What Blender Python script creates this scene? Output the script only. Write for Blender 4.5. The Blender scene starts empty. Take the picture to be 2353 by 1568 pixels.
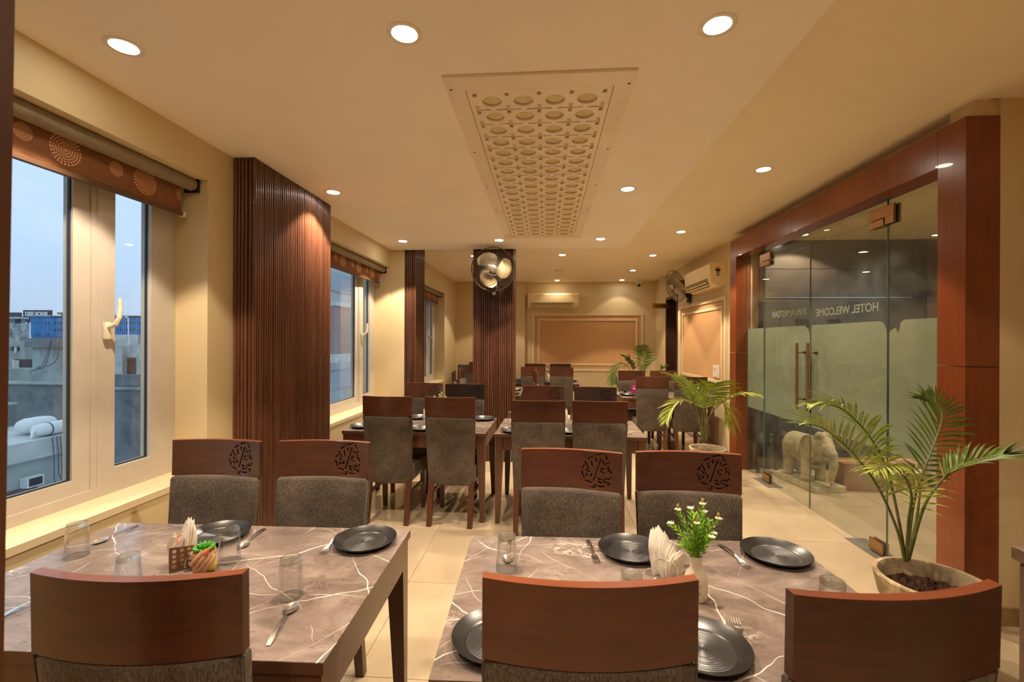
import bpy, bmesh, math, random
from mathutils import Vector, Matrix
random.seed(7)
C = bpy.context.scene.collection
PI = math.pi
# ------------------------------------------------------------------ camera, world, exposure
EYE = 1.50
FPX = 1046.0
YAW = math.atan(75.5 / FPX)
ROLL = .004
FW = Vector((-math.sin(YAW), math.cos(YAW), 0))
RT = Vector((math.cos(YAW), math.sin(YAW), 0))
UP = Vector((0, 0, 1))
cam_data = bpy.data.cameras.new('camera')
cam_data.sensor_width = 36
cam_data.lens = FPX * 36 / 2353
cam_data.clip_start = .05
cam_data.clip_end = 400
cam_data.dof.use_dof = True
cam_data.dof.focus_distance = 3.2
cam_data.dof.aperture_fstop = 6.3
cam = bpy.data.objects.new('camera', cam_data)
C.objects.link(cam)
_r = RT * math.cos(ROLL) + UP * math.sin(ROLL)
_u = -RT * math.sin(ROLL) + UP * math.cos(ROLL)
cam.matrix_world = Matrix(((_r.x, _u.x, -FW.x, 0), (_r.y, _u.y, -FW.y, 0), (_r.z, _u.z, -FW.z, EYE), (0, 0, 0, 1)))
bpy.context.scene.camera = cam
vs = bpy.context.scene.view_settings
vs.view_transform = 'Standard'
vs.look = 'None'
vs.gamma = 1
vs.use_curve_mapping = False
vs.exposure = 0.30
cy = bpy.context.scene.cycles
cy.use_denoising = True
cy.max_bounces = 10
cy.diffuse_bounces = 6
cy.glossy_bounces = 4
cy.transmission_bounces = 8
cy.transparent_max_bounces = 24
cy.caustics_reflective = False
cy.caustics_refractive = False
cy.sample_clamp_indirect = 4
SPOT_W = 118          # watts of one downlight
DISC_E = 60.0         # luminance of a downlight's diffuser
LAMP = (1.0, .80, .605)
w = bpy.data.worlds.new('dusk_sky')
bpy.context.scene.world = w
w.use_nodes = True
nt = w.node_tree
bg = nt.nodes['Background']
tc = nt.nodes.new('ShaderNodeTexCoord')
sp = nt.nodes.new('ShaderNodeSeparateXYZ')
cr = nt.nodes.new('ShaderNodeValToRGB')
nt.links.new(tc.outputs['Generated'], sp.inputs[0])
nt.links.new(sp.outputs['Z'], cr.inputs[0])
nt.links.new(cr.outputs[0], bg.inputs[0])
cr.color_ramp.elements[0].position = 0.0
cr.color_ramp.elements[0].color = (.45, .58, .73, 1)
cr.color_ramp.elements[1].position = .42
cr.color_ramp.elements[1].color = (.66, .86, 1.0, 1)
e = cr.color_ramp.elements.new(.16)
e.color = (.52, .70, .95, 1)
bg.inputs[1].default_value = 1.0

# ------------------------------------------------------------------ helpers
def ray(px, py):
    dx, dy = px - 1176.5, py - 784.0
    u = dx * math.cos(ROLL) + dy * math.sin(ROLL)
    v = -dx * math.sin(ROLL) + dy * math.cos(ROLL)
    return FW * FPX + RT * u - UP * v
def at_z(px, py, z):
    d = ray(px, py)
    return d * ((z - EYE) / d.z) + Vector((0, 0, EYE))
def at_y(px, py, y):
    d = ray(px, py)
    return d * (y / d.y) + Vector((0, 0, EYE))
def at_x(px, py, x):
    d = ray(px, py)
    return d * (x / d.x) + Vector((0, 0, EYE))

class MB:
    """collects shapes into one bmesh and links them as one mesh object"""
    def __init__(s):
        s.bm = bmesh.new()
    def box(s, x0, x1, y0, y1, z0, z1, rot=None, org=None, bev=0):
        v = [s.bm.verts.new((x, y, z)) for x in (x0, x1) for y in (y0, y1) for z in (z0, z1)]
        fs = [s.bm.faces.new([v[i] for i in f]) for f in ((0, 1, 3, 2), (4, 6, 7, 5), (0, 4, 5, 1), (2, 3, 7, 6), (0, 2, 6, 4), (1, 5, 7, 3))]
        if bev:
            es = set(e for f in fs for e in f.edges)
            r = bmesh.ops.bevel(s.bm, geom=list(es), offset=bev, segments=2, profile=.6, affect='EDGES')
            v = list(set(v_ for v_ in v if v_.is_valid) | set(r['verts']))
        if rot is not None:
            bmesh.ops.rotate(s.bm, verts=v, cent=org or (0, 0, 0), matrix=rot)
        return s
    def prism(s, pts, z0, z1):
        a = [s.bm.verts.new((x, y, z0)) for x, y in pts]
        b = [s.bm.verts.new((x, y, z1)) for x, y in pts]
        n = len(pts)
        s.bm.faces.new(a[::-1]); s.bm.faces.new(b)
        for i in range(n):
            s.bm.faces.new((a[i], a[(i + 1) % n], b[(i + 1) % n], b[i]))
        return s
    def hexa(s, lo, hi):
        """lo, hi: four points each (bottom and top rings)"""
        a = [s.bm.verts.new(p) for p in lo]; b = [s.bm.verts.new(p) for p in hi]
        s.bm.faces.new(a[::-1]); s.bm.faces.new(b)
        for i in range(4):
            s.bm.faces.new((a[i], a[(i + 1) % 4], b[(i + 1) % 4], b[i]))
        return s
    def lathe(s, prof, seg=32, cx=0, cy=0, cz=0, closed=False, axis='z'):
        rings = []
        for r, z in prof:
            ring = []
            for k in range(seg):
                a = 2 * PI * k / seg
                if axis == 'z':
                    p = (cx + r * math.cos(a), cy + r * math.sin(a), cz + z)
                elif axis == 'y':
                    p = (cx + r * math.cos(a), cy + z, cz + r * math.sin(a))
                else:
                    p = (cx + z, cy + r * math.cos(a), cz + r * math.sin(a))
                ring.append(s.bm.verts.new(p))
            rings.append(ring)
        for i in range(len(rings) - 1):
            for k in range(seg):
                s.bm.faces.new((rings[i][k], rings[i][(k + 1) % seg], rings[i + 1][(k + 1) % seg], rings[i + 1][k]))
        if closed:
            for k in range(seg):
                s.bm.faces.new((rings[-1][k], rings[-1][(k + 1) % seg], rings[0][(k + 1) % seg], rings[0][k]))
        else:
            if prof[0][0] > 1e-6: s.bm.faces.new(rings[0][::-1])
            if prof[-1][0] > 1e-6: s.bm.faces.new(rings[-1])
        return s
    def tube(s, pts, rad, seg=8):
        pts = [Vector(p) for p in pts]
        n = len(pts)
        rads = rad if isinstance(rad, (list, tuple)) else [rad] * n
        rings = []
        ref = None
        for i, p in enumerate(pts):
            t = (pts[min(i + 1, n - 1)] - pts[max(i - 1, 0)]).normalized()
            if ref is None:
                ref = t.cross(Vector((0, 0, 1)))
                if ref.length < .1: ref = t.cross(Vector((1, 0, 0)))
            ref = (ref - t * ref.dot(t)).normalized()
            b = t.cross(ref)
            rings.append([s.bm.verts.new(p + (ref * math.cos(2 * PI * k / seg) + b * math.sin(2 * PI * k / seg)) * rads[i]) for k in range(seg)])
        for i in range(n - 1):
            for k in range(seg):
                s.bm.faces.new((rings[i][k], rings[i][(k + 1) % seg], rings[i + 1][(k + 1) % seg], rings[i + 1][k]))
        s.bm.faces.new(rings[0][::-1]); s.bm.faces.new(rings[-1])
        return s
    def ball(s, c, r, sub=2, scale=(1, 1, 1), rot=None):
        m = Matrix.Translation(c)
        if rot is not None: m = m @ rot.to_4x4()
        m = m @ Matrix.Diagonal((r * scale[0], r * scale[1], r * scale[2], 1))
        bmesh.ops.create_icosphere(s.bm, subdivisions=sub, radius=1, matrix=m)
        return s
    def quad(s, *p):
        s.bm.faces.new([s.bm.verts.new(q) for q in p])
        return s
    def loft(s, rings, cap=True, cyclic=True):
        """rings: lists of points, equal lengths"""
        R = [[s.bm.verts.new(p) for p in r] for r in rings]
        n = len(R[0])
        for i in range(len(R) - 1):
            for k in range(n if cyclic else n - 1):
                s.bm.faces.new((R[i][k], R[i][(k + 1) % n], R[i + 1][(k + 1) % n], R[i + 1][k]))
        if cap and cyclic:
            s.bm.faces.new(R[0][::-1]); s.bm.faces.new(R[-1])
        return s
    def mesh(s, name, smooth=False, bevel=0, seg=2):
        if bevel:
            es = [e for e in s.bm.edges if len(e.link_faces) == 2 and e.calc_face_angle(0) > .6]
            bmesh.ops.bevel(s.bm, geom=es, offset=bevel, segments=seg, profile=.6, affect='EDGES')
        bmesh.ops.recalc_face_normals(s.bm, faces=s.bm.faces[:])
        me = bpy.data.meshes.new(name)
        s.bm.to_mesh(me); s.bm.free()
        if smooth:
            me.shade_smooth()
            try: me.set_sharp_from_angle(angle=math.radians(smooth if smooth is not True else 40))
            except Exception: pass
        return me
    def build(s, name, m, parent=None, smooth=False, bevel=0, seg=2, loc=None, rot=None):
        return link(name, s.mesh(name, smooth, bevel, seg), m, parent, loc, rot)

def link(name, me, m, parent=None, loc=None, rot=None):
    o = bpy.data.objects.new(name, me)
    if m is not None and len(me.materials) == 0:
        me.materials.append(m)
    C.objects.link(o)
    if parent: o.parent = parent
    if loc is not None: o.location = loc
    if rot is not None: o.rotation_euler = rot
    return o

def thing(name, label, cat, loc=(0, 0, 0), rotz=0, group=None, kind=None):
    o = bpy.data.objects.new(name, None)
    o.empty_display_size = .1
    C.objects.link(o)
    o.location = loc
    o.rotation_euler = (0, 0, rotz)
    o['label'] = label; o['category'] = cat
    if group: o['group'] = group
    if kind: o['kind'] = kind
    return o
def tag(o, label, cat, group=None):
    o['label'] = label; o['category'] = cat
    if group: o['group'] = group
    return o
def struct(o, label=None, cat=None):
    o['kind'] = 'structure'
    if label: o['label'] = label
    if cat: o['category'] = cat
    return o
def dup(root, loc, rotz=0, label=None, group=None):
    r = root.copy(); C.objects.link(r)
    r.location = loc; r.rotation_euler = (0, 0, rotz)
    if label: r['label'] = label
    if group: r['group'] = group
    for ch in list(root.children):
        c = ch.copy(); C.objects.link(c); c.parent = r
        for g in ch.children:
            d = g.copy(); C.objects.link(d); d.parent = c
    return r
def holed(outer, holes, thick):
    """flat plate in the XY plane with holes, as a mesh (z from -thick/2 to +thick/2)"""
    cu = bpy.data.curves.new('plate', 'CURVE')
    cu.dimensions = '2D'; cu.fill_mode = 'BOTH'; cu.extrude = thick / 2
    for pts in [outer] + holes:
        sp_ = cu.splines.new('POLY')
        sp_.points.add(len(pts) - 1)
        for i, (x, y) in enumerate(pts): sp_.points[i].co = (x, y, 0, 1)
        sp_.use_cyclic_u = True
    o = bpy.data.objects.new('plate', cu)
    C.objects.link(o)
    dg = bpy.context.evaluated_depsgraph_get()
    me = bpy.data.meshes.new_from_object(o.evaluated_get(dg))
    bpy.data.objects.remove(o)
    me.materials.clear()
    return me
def text_mesh(body, size, thick=.001, bold=0.0, mats=None):
    cu = bpy.data.curves.new('lettering', 'FONT')
    cu.body = body; cu.size = size; cu.extrude = thick / 2; cu.offset = bold
    cu.align_x = 'LEFT'
    o = bpy.data.objects.new('lettering', cu)
    C.objects.link(o)
    dg = bpy.context.evaluated_depsgraph_get()
    me = bpy.data.meshes.new_from_object(o.evaluated_get(dg))
    bpy.data.objects.remove(o)
    me.materials.clear()
    return me
def stroke(pts, wd):
    """outline polygon of a stroked polyline"""
    pts = [Vector(p) for p in pts]
    L, R = [], []
    n = len(pts)
    for i, p in enumerate(pts):
        t = (pts[min(i + 1, n - 1)] - pts[max(i - 1, 0)]).normalized()
        nn = Vector((-t.y, t.x)) * wd / 2
        L.append(p + nn); R.append(p - nn)
    t0 = (pts[0] - pts[1]).normalized() * wd * .35
    t1 = (pts[-1] - pts[-2]).normalized() * wd * .35
    return [tuple(v) for v in [pts[0] + t0] + L + [pts[-1] + t1] + R[::-1]]

def lin(c):
    return tuple(((v / 255) / 12.92 if v / 255 <= .04045 else ((v / 255 + .055) / 1.055) ** 2.4) for v in c) + (1,)
MATS = {}
class NT:
    def __init__(s, name):
        s.m = bpy.data.materials.new(name); s.m.use_nodes = True
        s.t = s.m.node_tree; s.n = s.t.nodes; s.b = s.n['Principled BSDF']
        MATS[name] = s.m
    def new(s, t, **kw):
        o = s.n.new(t)
        for k, v in kw.items(): setattr(o, k, v)
        return o
    def L(s, a, b): s.t.links.new(a, b)
    def coord(s, scale=(1, 1, 1), kind='Object', rand=False, rot=None):
        tc_ = s.new('ShaderNodeTexCoord'); mp = s.new('ShaderNodeMapping')
        mp.inputs['Scale'].default_value = scale
        if rot: mp.inputs['Rotation'].default_value = rot
        s.L(tc_.outputs[kind], mp.inputs[0])
        if rand:
            oi = s.new('ShaderNodeObjectInfo')
            mu = s.new('ShaderNodeMath', operation='MULTIPLY'); mu.inputs[1].default_value = 37
            s.L(oi.outputs['Random'], mu.inputs[0])
            s.L(mu.outputs[0], mp.inputs['Location'])
        return mp.outputs[0]
    def noise(s, vec, scale=5, detail=4, rough=.55, dist=0):
        o = s.new('ShaderNodeTexNoise')
        o.inputs['Scale'].default_value = scale; o.inputs['Detail'].default_value = detail
        o.inputs['Roughness'].default_value = rough; o.inputs['Distortion'].default_value = dist
        if vec is not None: s.L(vec, o.inputs['Vector'])
        return o.outputs[0]
    def math(s, op, a, b=None, clamp=False):
        o = s.new('ShaderNodeMath', operation=op); o.use_clamp = clamp
        for i, v in enumerate((a, b)):
            if v is None: continue
            if isinstance(v, (int, float)): o.inputs[i].default_value = v
            else: s.L(v, o.inputs[i])
        return o.outputs[0]
    def ramp(s, fac, stops):
        o = s.new('ShaderNodeValToRGB')
        el = o.color_ramp.elements
        while len(el) > 1: el.remove(el[-1])
        el[0].position = stops[0][0]; el[0].color = stops[0][1]
        for p, c in stops[1:]:
            x = el.new(p); x.color = c
        s.L(fac, o.inputs[0])
        return o.outputs[0]
    def mix(s, fac, a, b):
        o = s.new('ShaderNodeMix', data_type='RGBA')
        for i, v in ((0, fac), (6, a), (7, b)):
            if isinstance(v, (int, float)): o.inputs[i].default_value = v
            elif isinstance(v, tuple): o.inputs[i].default_value = v
            else: s.L(v, o.inputs[i])
        return o.outputs[2]
    def bump(s, h, strength=.2, dist=.002):
        o = s.new('ShaderNodeBump')
        o.inputs['Strength'].default_value = strength; o.inputs['Distance'].default_value = dist
        s.L(h, o.inputs['Height'])
        s.L(o.outputs[0], s.b.inputs['Normal'])
    def set(s, col=None, rough=.5, metal=0, spec=.5, coat=0):
        if col is not None:
            if isinstance(col, tuple): s.b.inputs['Base Color'].default_value = col
            else: s.L(col, s.b.inputs['Base Color'])
        if isinstance(rough, (int, float)): s.b.inputs['Roughness'].default_value = rough
        else: s.L(rough, s.b.inputs['Roughness'])
        s.b.inputs['Metallic'].default_value = metal
        s.b.inputs['Specular IOR Level'].default_value = spec
        s.b.inputs['Coat Weight'].default_value = coat
        return s.m
def plain(name, rgb, rough=.5, metal=0, spec=.5, var=.06, scale=30, bump=0):
    t = NT(name)
    c = lin(rgb)
    n = t.noise(t.coord(), scale, 5)
    col = t.ramp(n, [(.25, tuple(v * (1 - var * 2) for v in c[:3]) + (1,)), (.75, tuple(min(1, v * (1 + var * 2)) for v in c[:3]) + (1,))])
    if bump: t.bump(t.noise(t.coord(), scale * 6, 3), bump, .001)
    return t.set(col, rough, metal, spec)
def emit(name, rgb, strength):
    t = NT(name)
    t.set((0, 0, 0, 1))
    t.b.inputs['Emission Color'].default_value = rgb + (1,)
    t.b.inputs['Emission Strength'].default_value = strength
    return t.m
# ------------------------------------------------------------------ materials
def wall_paint(name, rgb):
    t = NT(name)
    c = lin(rgb)
    v = t.coord()
    n = t.noise(v, 1.7, 5)
    col = t.ramp(n, [(.3, tuple(x * .94 for x in c[:3]) + (1,)), (.7, c)])
    t.bump(t.noise(v, 60, 4), .12, .002)
    return t.set(col, .55, 0, .3)
M_wall = wall_paint('cream_wall_paint', (216, 196, 152))
M_ceil = wall_paint('pale_ceiling_paint', (250, 240, 222))
M_ceil2 = wall_paint('raised_ceiling_paint', (246, 232, 202))
M_sill = wall_paint('sill_paint', (226, 208, 168))
def wood(name, dark, light, rough=.3, scale=1, axis='z', coat=.2, rand=True):
    t = NT(name)
    sc = {'z': (26, 26, 1.6), 'x': (1.6, 26, 26), 'y': (26, 1.6, 26)}[axis]
    v = t.coord(tuple(s * scale for s in sc), rand=rand)
    n = t.noise(v, 1.5, 6, .6, .6)
    v2 = t.coord((1, 1, 1), rand=rand)
    n2 = t.noise(v2, 3.0, 3)
    f = t.math('ADD', t.math('MULTIPLY', n, .6), t.math('MULTIPLY', n2, .4))
    col = t.ramp(f, [(.3, lin(dark)), (.7, lin(light))])
    if rand:
        oi = t.new('ShaderNodeObjectInfo')
        hs = t.new('ShaderNodeHueSaturation')
        t.L(col, hs.inputs['Color'])
        t.L(t.math('ADD', t.math('MULTIPLY', oi.outputs['Random'], .45), .78), hs.inputs['Value'])
        col = hs.outputs[0]
    t.bump(n, .08, .001)
    return t.set(col, rough, 0, .5, coat)
M_chairwood = wood('dark_red_brown_chair_wood', (58, 31, 19), (94, 53, 32), .34, 1, 'x')
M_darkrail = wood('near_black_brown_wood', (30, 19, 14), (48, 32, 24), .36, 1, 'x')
M_railtop = wood('lit_orange_rail_edge', (100, 49, 26), (130, 68, 38), .3, 1, 'x')  # lamp highlight along the rail tops, put into the wood colour
M_legwood = wood('dark_brown_leg_wood', (62, 32, 19), (92, 50, 30), .38)
M_tablewood = wood('dark_brown_table_wood', (70, 42, 27), (98, 60, 38), .36, rand=False)
M_slat = wood('walnut_slat_wood', (70, 41, 27), (108, 66, 44), .30)
M_core = plain('dark_groove_wood', (44, 22, 13), .5)
M_mahog = wood('red_orange_mahogany', (108, 51, 23), (138, 72, 33), .28, .8, rand=False)
M_post = wood('brown_door_post_wood', (84, 50, 30), (108, 66, 42), .4, rand=False)
def tile():
    t = NT('glossy_beige_floor_tile')
    v = t.coord(kind='Object', rand=True)
    n = t.noise(v, 2.5, 6, .6, .4)
    n2 = t.noise(v, 120, 3)
    col = t.ramp(n, [(.3, lin((174, 156, 128))), (.7, lin((190, 172, 142)))])
    col = t.mix(t.math('MULTIPLY', n2, .12), col, lin((170, 150, 118)))
    return t.set(col, .13, 0, .5)
M_tile = tile()
M_joint = plain('tile_joint', (96, 80, 60), .8)
def marble():
    t = NT('taupe_marble_laminate')
    tc_ = t.new('ShaderNodeTexCoord'); oi = t.new('ShaderNodeObjectInfo')
    add = t.new('ShaderNodeVectorMath', operation='ADD')
    t.L(tc_.outputs['Object'], add.inputs[0]); t.L(oi.outputs['Location'], add.inputs[1])
    v = add.outputs[0]
    st = t.new('ShaderNodeMapping'); st.inputs['Scale'].default_value = (1, 1.7, 1); st.inputs['Rotation'].default_value = (0, 0, .5)
    t.L(v, st.inputs[0]); vs_ = st.outputs[0]
    base = t.noise(vs_, 4.5, 10, .66, .5)
    col = t.ramp(base, [(.28, lin((94, 82, 75))), (.5, lin((124, 109, 100))), (.72, lin((156, 142, 132)))])
    # dark hairline flakes
    fl = t.noise(vs_, 11, 8, .7, 1.3)
    fa = t.math('ABSOLUTE', t.math('SUBTRACT', fl, .5))
    gate = t.noise(v, 6, 3)
    dark = t.math('MULTIPLY', t.ramp(fa, [(0, (1, 1, 1, 1)), (.012, (.35, .35, .35, 1)), (.03, (0, 0, 0, 1))]), t.ramp(gate, [(.52, (0, 0, 0, 1)), (.66, (1, 1, 1, 1))]))
    col = t.mix(t.math('MULTIPLY', dark, .8), col, lin((58, 46, 42)))
    # white veins: long and nearly straight, with broken side veins
    def vein(rot, per, wd, warp, glo, ghi):
        mp = t.new('ShaderNodeMapping'); mp.inputs['Rotation'].default_value = (0, 0, rot)
        t.L(v, mp.inputs[0])
        sx = t.new('ShaderNodeSeparateXYZ'); t.L(mp.outputs[0], sx.inputs[0])
        wn = t.noise(v, 2.0, 4, .45)
        u = t.math('ADD', t.math('DIVIDE', sx.outputs['X'], per), t.math('MULTIPLY', wn, warp))
        d = t.math('PINGPONG', u, .5)
        g = t.noise(mp.outputs[0], 3.0, 3)
        wv = t.math('MULTIPLY', t.ramp(g, [(glo, (0, 0, 0, 1)), (ghi, (1, 1, 1, 1))]), wd)
        return t.math('GREATER_THAN', t.math('SUBTRACT', wv, d), 0.0)
    veins = [vein(.95, .42, .0075, .9, .38, .66), vein(-.55, .36, .0048, .8, .44, .64), vein(.1, .50, .0065, .7, .46, .68), vein(1.5, .30, .0035, 1.1, .5, .64), vein(2.3, .33, .0050, .8, .46, .64), vein(.6, .26, .0026, .6, .44, .6)]
    mk = veins[0]
    for q in veins[1:]: mk = t.math('MAXIMUM', mk, q)
    ds = t.new('ShaderNodeMapping'); ds.inputs['Scale'].default_value = (1, 3.2, 1); ds.inputs['Rotation'].default_value = (0, 0, -.35)
    t.L(v, ds.inputs[0])
    dash = t.ramp(t.noise(ds.outputs[0], 17, 5, .7, .8), [(.63, (0, 0, 0, 1)), (.70, (.75, .75, .75, 1))])
    col = t.mix(dash, col, lin((66, 54, 50)))
    # crackled pale patches
    cr_ = t.noise(vs_, 24, 6, .75, 1.6)
    pat = t.math('MULTIPLY', t.ramp(cr_, [(.50, (0, 0, 0, 1)), (.56, (1, 1, 1, 1))]), t.ramp(t.noise(v, 2.6, 3), [(.63, (0, 0, 0, 1)), (.70, (1, 1, 1, 1))]))
    col = t.mix(t.math('MULTIPLY', t.math('MAXIMUM', mk, t.math('MULTIPLY', pat, .8)), .88), col, lin((232, 220, 206)))
    return t.set(col, .19, 0, .5)
M_marble = marble()
def fabric():
    t = NT('brown_grey_chenille')
    v = t.coord((1, 1, .16), rand=True)
    n = t.noise(v, 420, 3, .7)
    n2 = t.noise(t.coord(rand=True), 9, 4)
    f = t.math('ADD', t.math('MULTIPLY', n, .75), t.math('MULTIPLY', n2, .25))
    col = t.ramp(f, [(.34, lin((47, 41, 35))), (.5, lin((79, 70, 60))), (.66, lin((121, 108, 92)))])
    t.bump(n, .5, .002)
    m = t.set(col, .9, 0, .15)
    t.b.inputs['Sheen Weight'].default_value = .35
    t.b.inputs['Sheen Roughness'].default_value = .5
    t.b.inputs['Sheen Tint'].default_value = lin((190, 170, 140))
    return m
M_fabric = fabric()
M_plate = plain('matt_black_stoneware', (34, 32, 31), .3, 0, .6, .1)
M_plate_mid = plain('grey_black_stoneware', (44, 44, 44), .34, 0, .6, .1)
M_steel = plain('polished_steel', (226, 222, 214), .24, 1, .5, .02)
M_chrome_dark = plain('grey_fan_wire', (120, 112, 100), .3, .9)
M_black = plain('black_plastic', (24, 22, 21), .4)
M_white = plain('white_plastic', (232, 222, 200), .4)
M_upvc = plain('white_upvc', (194, 186, 172), .35, 0, .5, .03, 8)
M_ac = plain('cream_plastic', (236, 214, 160), .4, 0, .5, .03)
M_dark = plain('dark_slot', (28, 22, 18), .7)
M_brass = plain('brushed_brass', (196, 140, 62), .3, .9)
M_bronze = plain('brushed_bronze_steel', (176, 140, 104), .3, 1)
M_seal = plain('grey_rubber_seal', (40, 42, 50), .6)
def glass(name, tint, refl=.9, rough=0.0, haze=0.0, hazecol=(150, 150, 130)):
    t = NT(name)
    tr = t.new('ShaderNodeBsdfTransparent'); tr.inputs[0].default_value = tint + (1,)
    gl = t.new('ShaderNodeBsdfGlossy'); gl.inputs['Roughness'].default_value = rough
    gl.inputs[0].default_value = (refl, refl, refl, 1)
    lw = t.new('ShaderNodeLayerWeight'); lw.inputs[0].default_value = .5
    fr = t.math('ADD', t.math('MULTIPLY', t.math('POWER', lw.outputs['Facing'], 5.0), .9), .035)
    mx = t.new('ShaderNodeMixShader')
    t.L(fr, mx.inputs[0]); t.L(tr.outputs[0], mx.inputs[1]); t.L(gl.outputs[0], mx.inputs[2])
    out = t.n['Material Output']
    if haze:
        df = t.new('ShaderNodeBsdfDiffuse'); df.inputs[0].default_value = lin(hazecol)
        sm = t.noise(t.coord((1, 1, 1)), 2.2, 6, .6, 1.5)
        hz = t.math('MULTIPLY', t.ramp(sm, [(.42, (.15, .15, .15, 1)), (.75, (1, 1, 1, 1))]), haze)
        m2 = t.new('ShaderNodeMixShader')
        t.L(hz, m2.inputs[0]); t.L(mx.outputs[0], m2.inputs[1]); t.L(df.outputs[0], m2.inputs[2])
        t.L(m2.outputs[0], out.inputs[0])
    else:
        t.L(mx.outputs[0], out.inputs[0])
    return t.m
M_winglass = glass('window_glass', (.95, .97, .98), .8, 0, .02, (200, 205, 205))
M_doorglass = glass('smeared_door_glass', (.885, .905, .875), .85, 0, .13, (150, 160, 150))
def tumbler():
    t = NT('clear_tumbler_glass')
    tr = t.new('ShaderNodeBsdfTransparent'); tr.inputs[0].default_value = (.985, .99, .985, 1)
    t.set((.97, .985, .975, 1), .0)
    t.b.inputs['Transmission Weight'].default_value = 1
    t.b.inputs['IOR'].default_value = 1.46
    lw = t.new('ShaderNodeLayerWeight'); lw.inputs[0].default_value = .5
    f = t.math('ADD', t.math('MULTIPLY', t.math('POWER', lw.outputs['Facing'], 2.2), .85), .06, True)
    mx = t.new('ShaderNodeMixShader')
    t.L(f, mx.inputs[0]); t.L(tr.outputs[0], mx.inputs[1]); t.L(t.b.outputs[0], mx.inputs[2])
    t.L(mx.outputs[0], t.n['Material Output'].inputs[0])
    return t.m
M_tumbler = tumbler()
def thickglass():
    t = NT('thick_green_glass')
    tr = t.new('ShaderNodeBsdfTransparent'); tr.inputs[0].default_value = (.93, .96, .94, 1)
    t.set((.93, .97, .95, 1), .01)
    t.b.inputs['Transmission Weight'].default_value = 1
    t.b.inputs['IOR'].default_value = 1.45
    mx = t.new('ShaderNodeMixShader'); mx.inputs[0].default_value = .62
    t.L(t.b.outputs[0], mx.inputs[1]); t.L(tr.outputs[0], mx.inputs[2])
    t.L(mx.outputs[0], t.n['Material Output'].inputs[0])
    return t.m
M_thick = thickglass()
def frost():
    t = NT('frosted_film')
    df = t.new('ShaderNodeBsdfDiffuse'); tl = t.new('ShaderNodeBsdfTranslucent'); tr = t.new('ShaderNodeBsdfTransparent')
    n = t.noise(t.coord(), 1.5, 4)
    col = t.ramp(n, [(.3, lin((184, 191, 172))), (.7, lin((196, 202, 182)))])
    t.L(col, df.inputs[0]); t.L(col, tl.inputs[0])
    a = t.new('ShaderNodeMixShader'); a.inputs[0].default_value = .5
    b = t.new('ShaderNodeMixShader'); b.inputs[0].default_value = .06
    t.L(df.outputs[0], a.inputs[1]); t.L(tl.outputs[0], a.inputs[2])
    t.L(a.outputs[0], b.inputs[1]); t.L(tr.outputs[0], b.inputs[2])
    t.L(b.outputs[0], t.n['Material Output'].inputs[0])
    return t.m
M_frost = frost()
M_glassedge = plain('green_glass_edge', (104, 120, 100), .2)
M_letter = plain('pale_vinyl_letters', (168, 164, 138), .6)
M_disc = emit('lit_diffuser', (1.0, .90, .76), DISC_E)
def weave(name, a, b):
    t = NT(name)
    v = t.coord((1, 1, 1), rot=(0, PI / 4, 0))
    sx = t.new('ShaderNodeSeparateXYZ'); t.L(v, sx.inputs[0])
    def stripes(o, per): return t.math('FRACT', t.math('DIVIDE', o, per))
    u, w_ = sx.outputs['X'], sx.outputs['Z']
    y_ = sx.outputs['Y']
    uu = t.math('ADD', u, y_)
    cell = t.math('FLOOR', t.math('DIVIDE', uu, .05)); cell2 = t.math('FLOOR', t.math('DIVIDE', w_, .05))
    par = t.math('ABSOLUTE', t.math('MODULO', t.math('ADD', cell, cell2), 2.0))
    s1 = t.math('PINGPONG', t.math('DIVIDE', uu, .0125), .5); s2 = t.math('PINGPONG', t.math('DIVIDE', w_, .0125), .5)
    mixv = t.math('ADD', t.math('MULTIPLY', s1, par), t.math('MULTIPLY', s2, t.math('SUBTRACT', 1.0, par)))
    n = t.noise(t.coord(), 160, 3)
    f = t.math('ADD', t.math('MULTIPLY', mixv, 1.3), t.math('MULTIPLY', n, .35))
    col = t.ramp(f, [(.2, lin(a)), (.75, lin(b))])
    t.bump(mixv, .4, .003)
    return t.set(col, .7, 0, .3)
M_weave = weave('woven_wallpaper', (176, 128, 78), (226, 182, 128))
M_leaf = plain('palm_leaf_green', (130, 152, 44), .45, 0, .5, .22, 14)
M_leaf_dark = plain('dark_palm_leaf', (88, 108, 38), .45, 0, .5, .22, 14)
M_leaf_pale = plain('yellow_green_palm_leaf', (158, 168, 62), .45, 0, .5, .2, 14)
M_stem = plain('olive_palm_stem', (92, 98, 44), .5, 0, .5, .2, 20)
M_soil = plain('dark_potting_soil', (64, 42, 30), .95, 0, .2, .4, 60, .8)
def potmat():
    t = NT('weathered_cement_pot')
    v = t.coord()
    n = t.noise(v, 9, 6, .65, .6)
    col = t.ramp(n, [(.35, lin((142, 126, 98))), (.5, lin((160, 142, 112))), (.62, lin((206, 186, 150)))])
    t.bump(t.noise(v, 90, 4), .25, .002)
    return t.set(col, .8, 0, .3)
M_pot = potmat()
M_napkin = plain('white_paper_napkin', (248, 242, 230), .85, 0, .2, .03)
M_red = plain('red_print', (206, 70, 50), .7)
M_napwood = plain('brown_wood_holder', (110, 70, 42), .6)
M_clay = plain('tan_ceramic', (186, 142, 104), .5, 0, .5, .12)
M_yellow = plain('yellow_ceramic', (206, 172, 92), .5, 0, .5, .12)
M_coral = plain('coral_ceramic', (224, 128, 94), .45)
M_succ = plain('bright_green_succulent', (66, 150, 36), .4, 0, .5, .2)
M_vase = plain('off_white_ceramic', (226, 212, 184), .35, 0, .5, .06)
M_brownprint = plain('brown_print', (140, 100, 54), .6)
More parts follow.
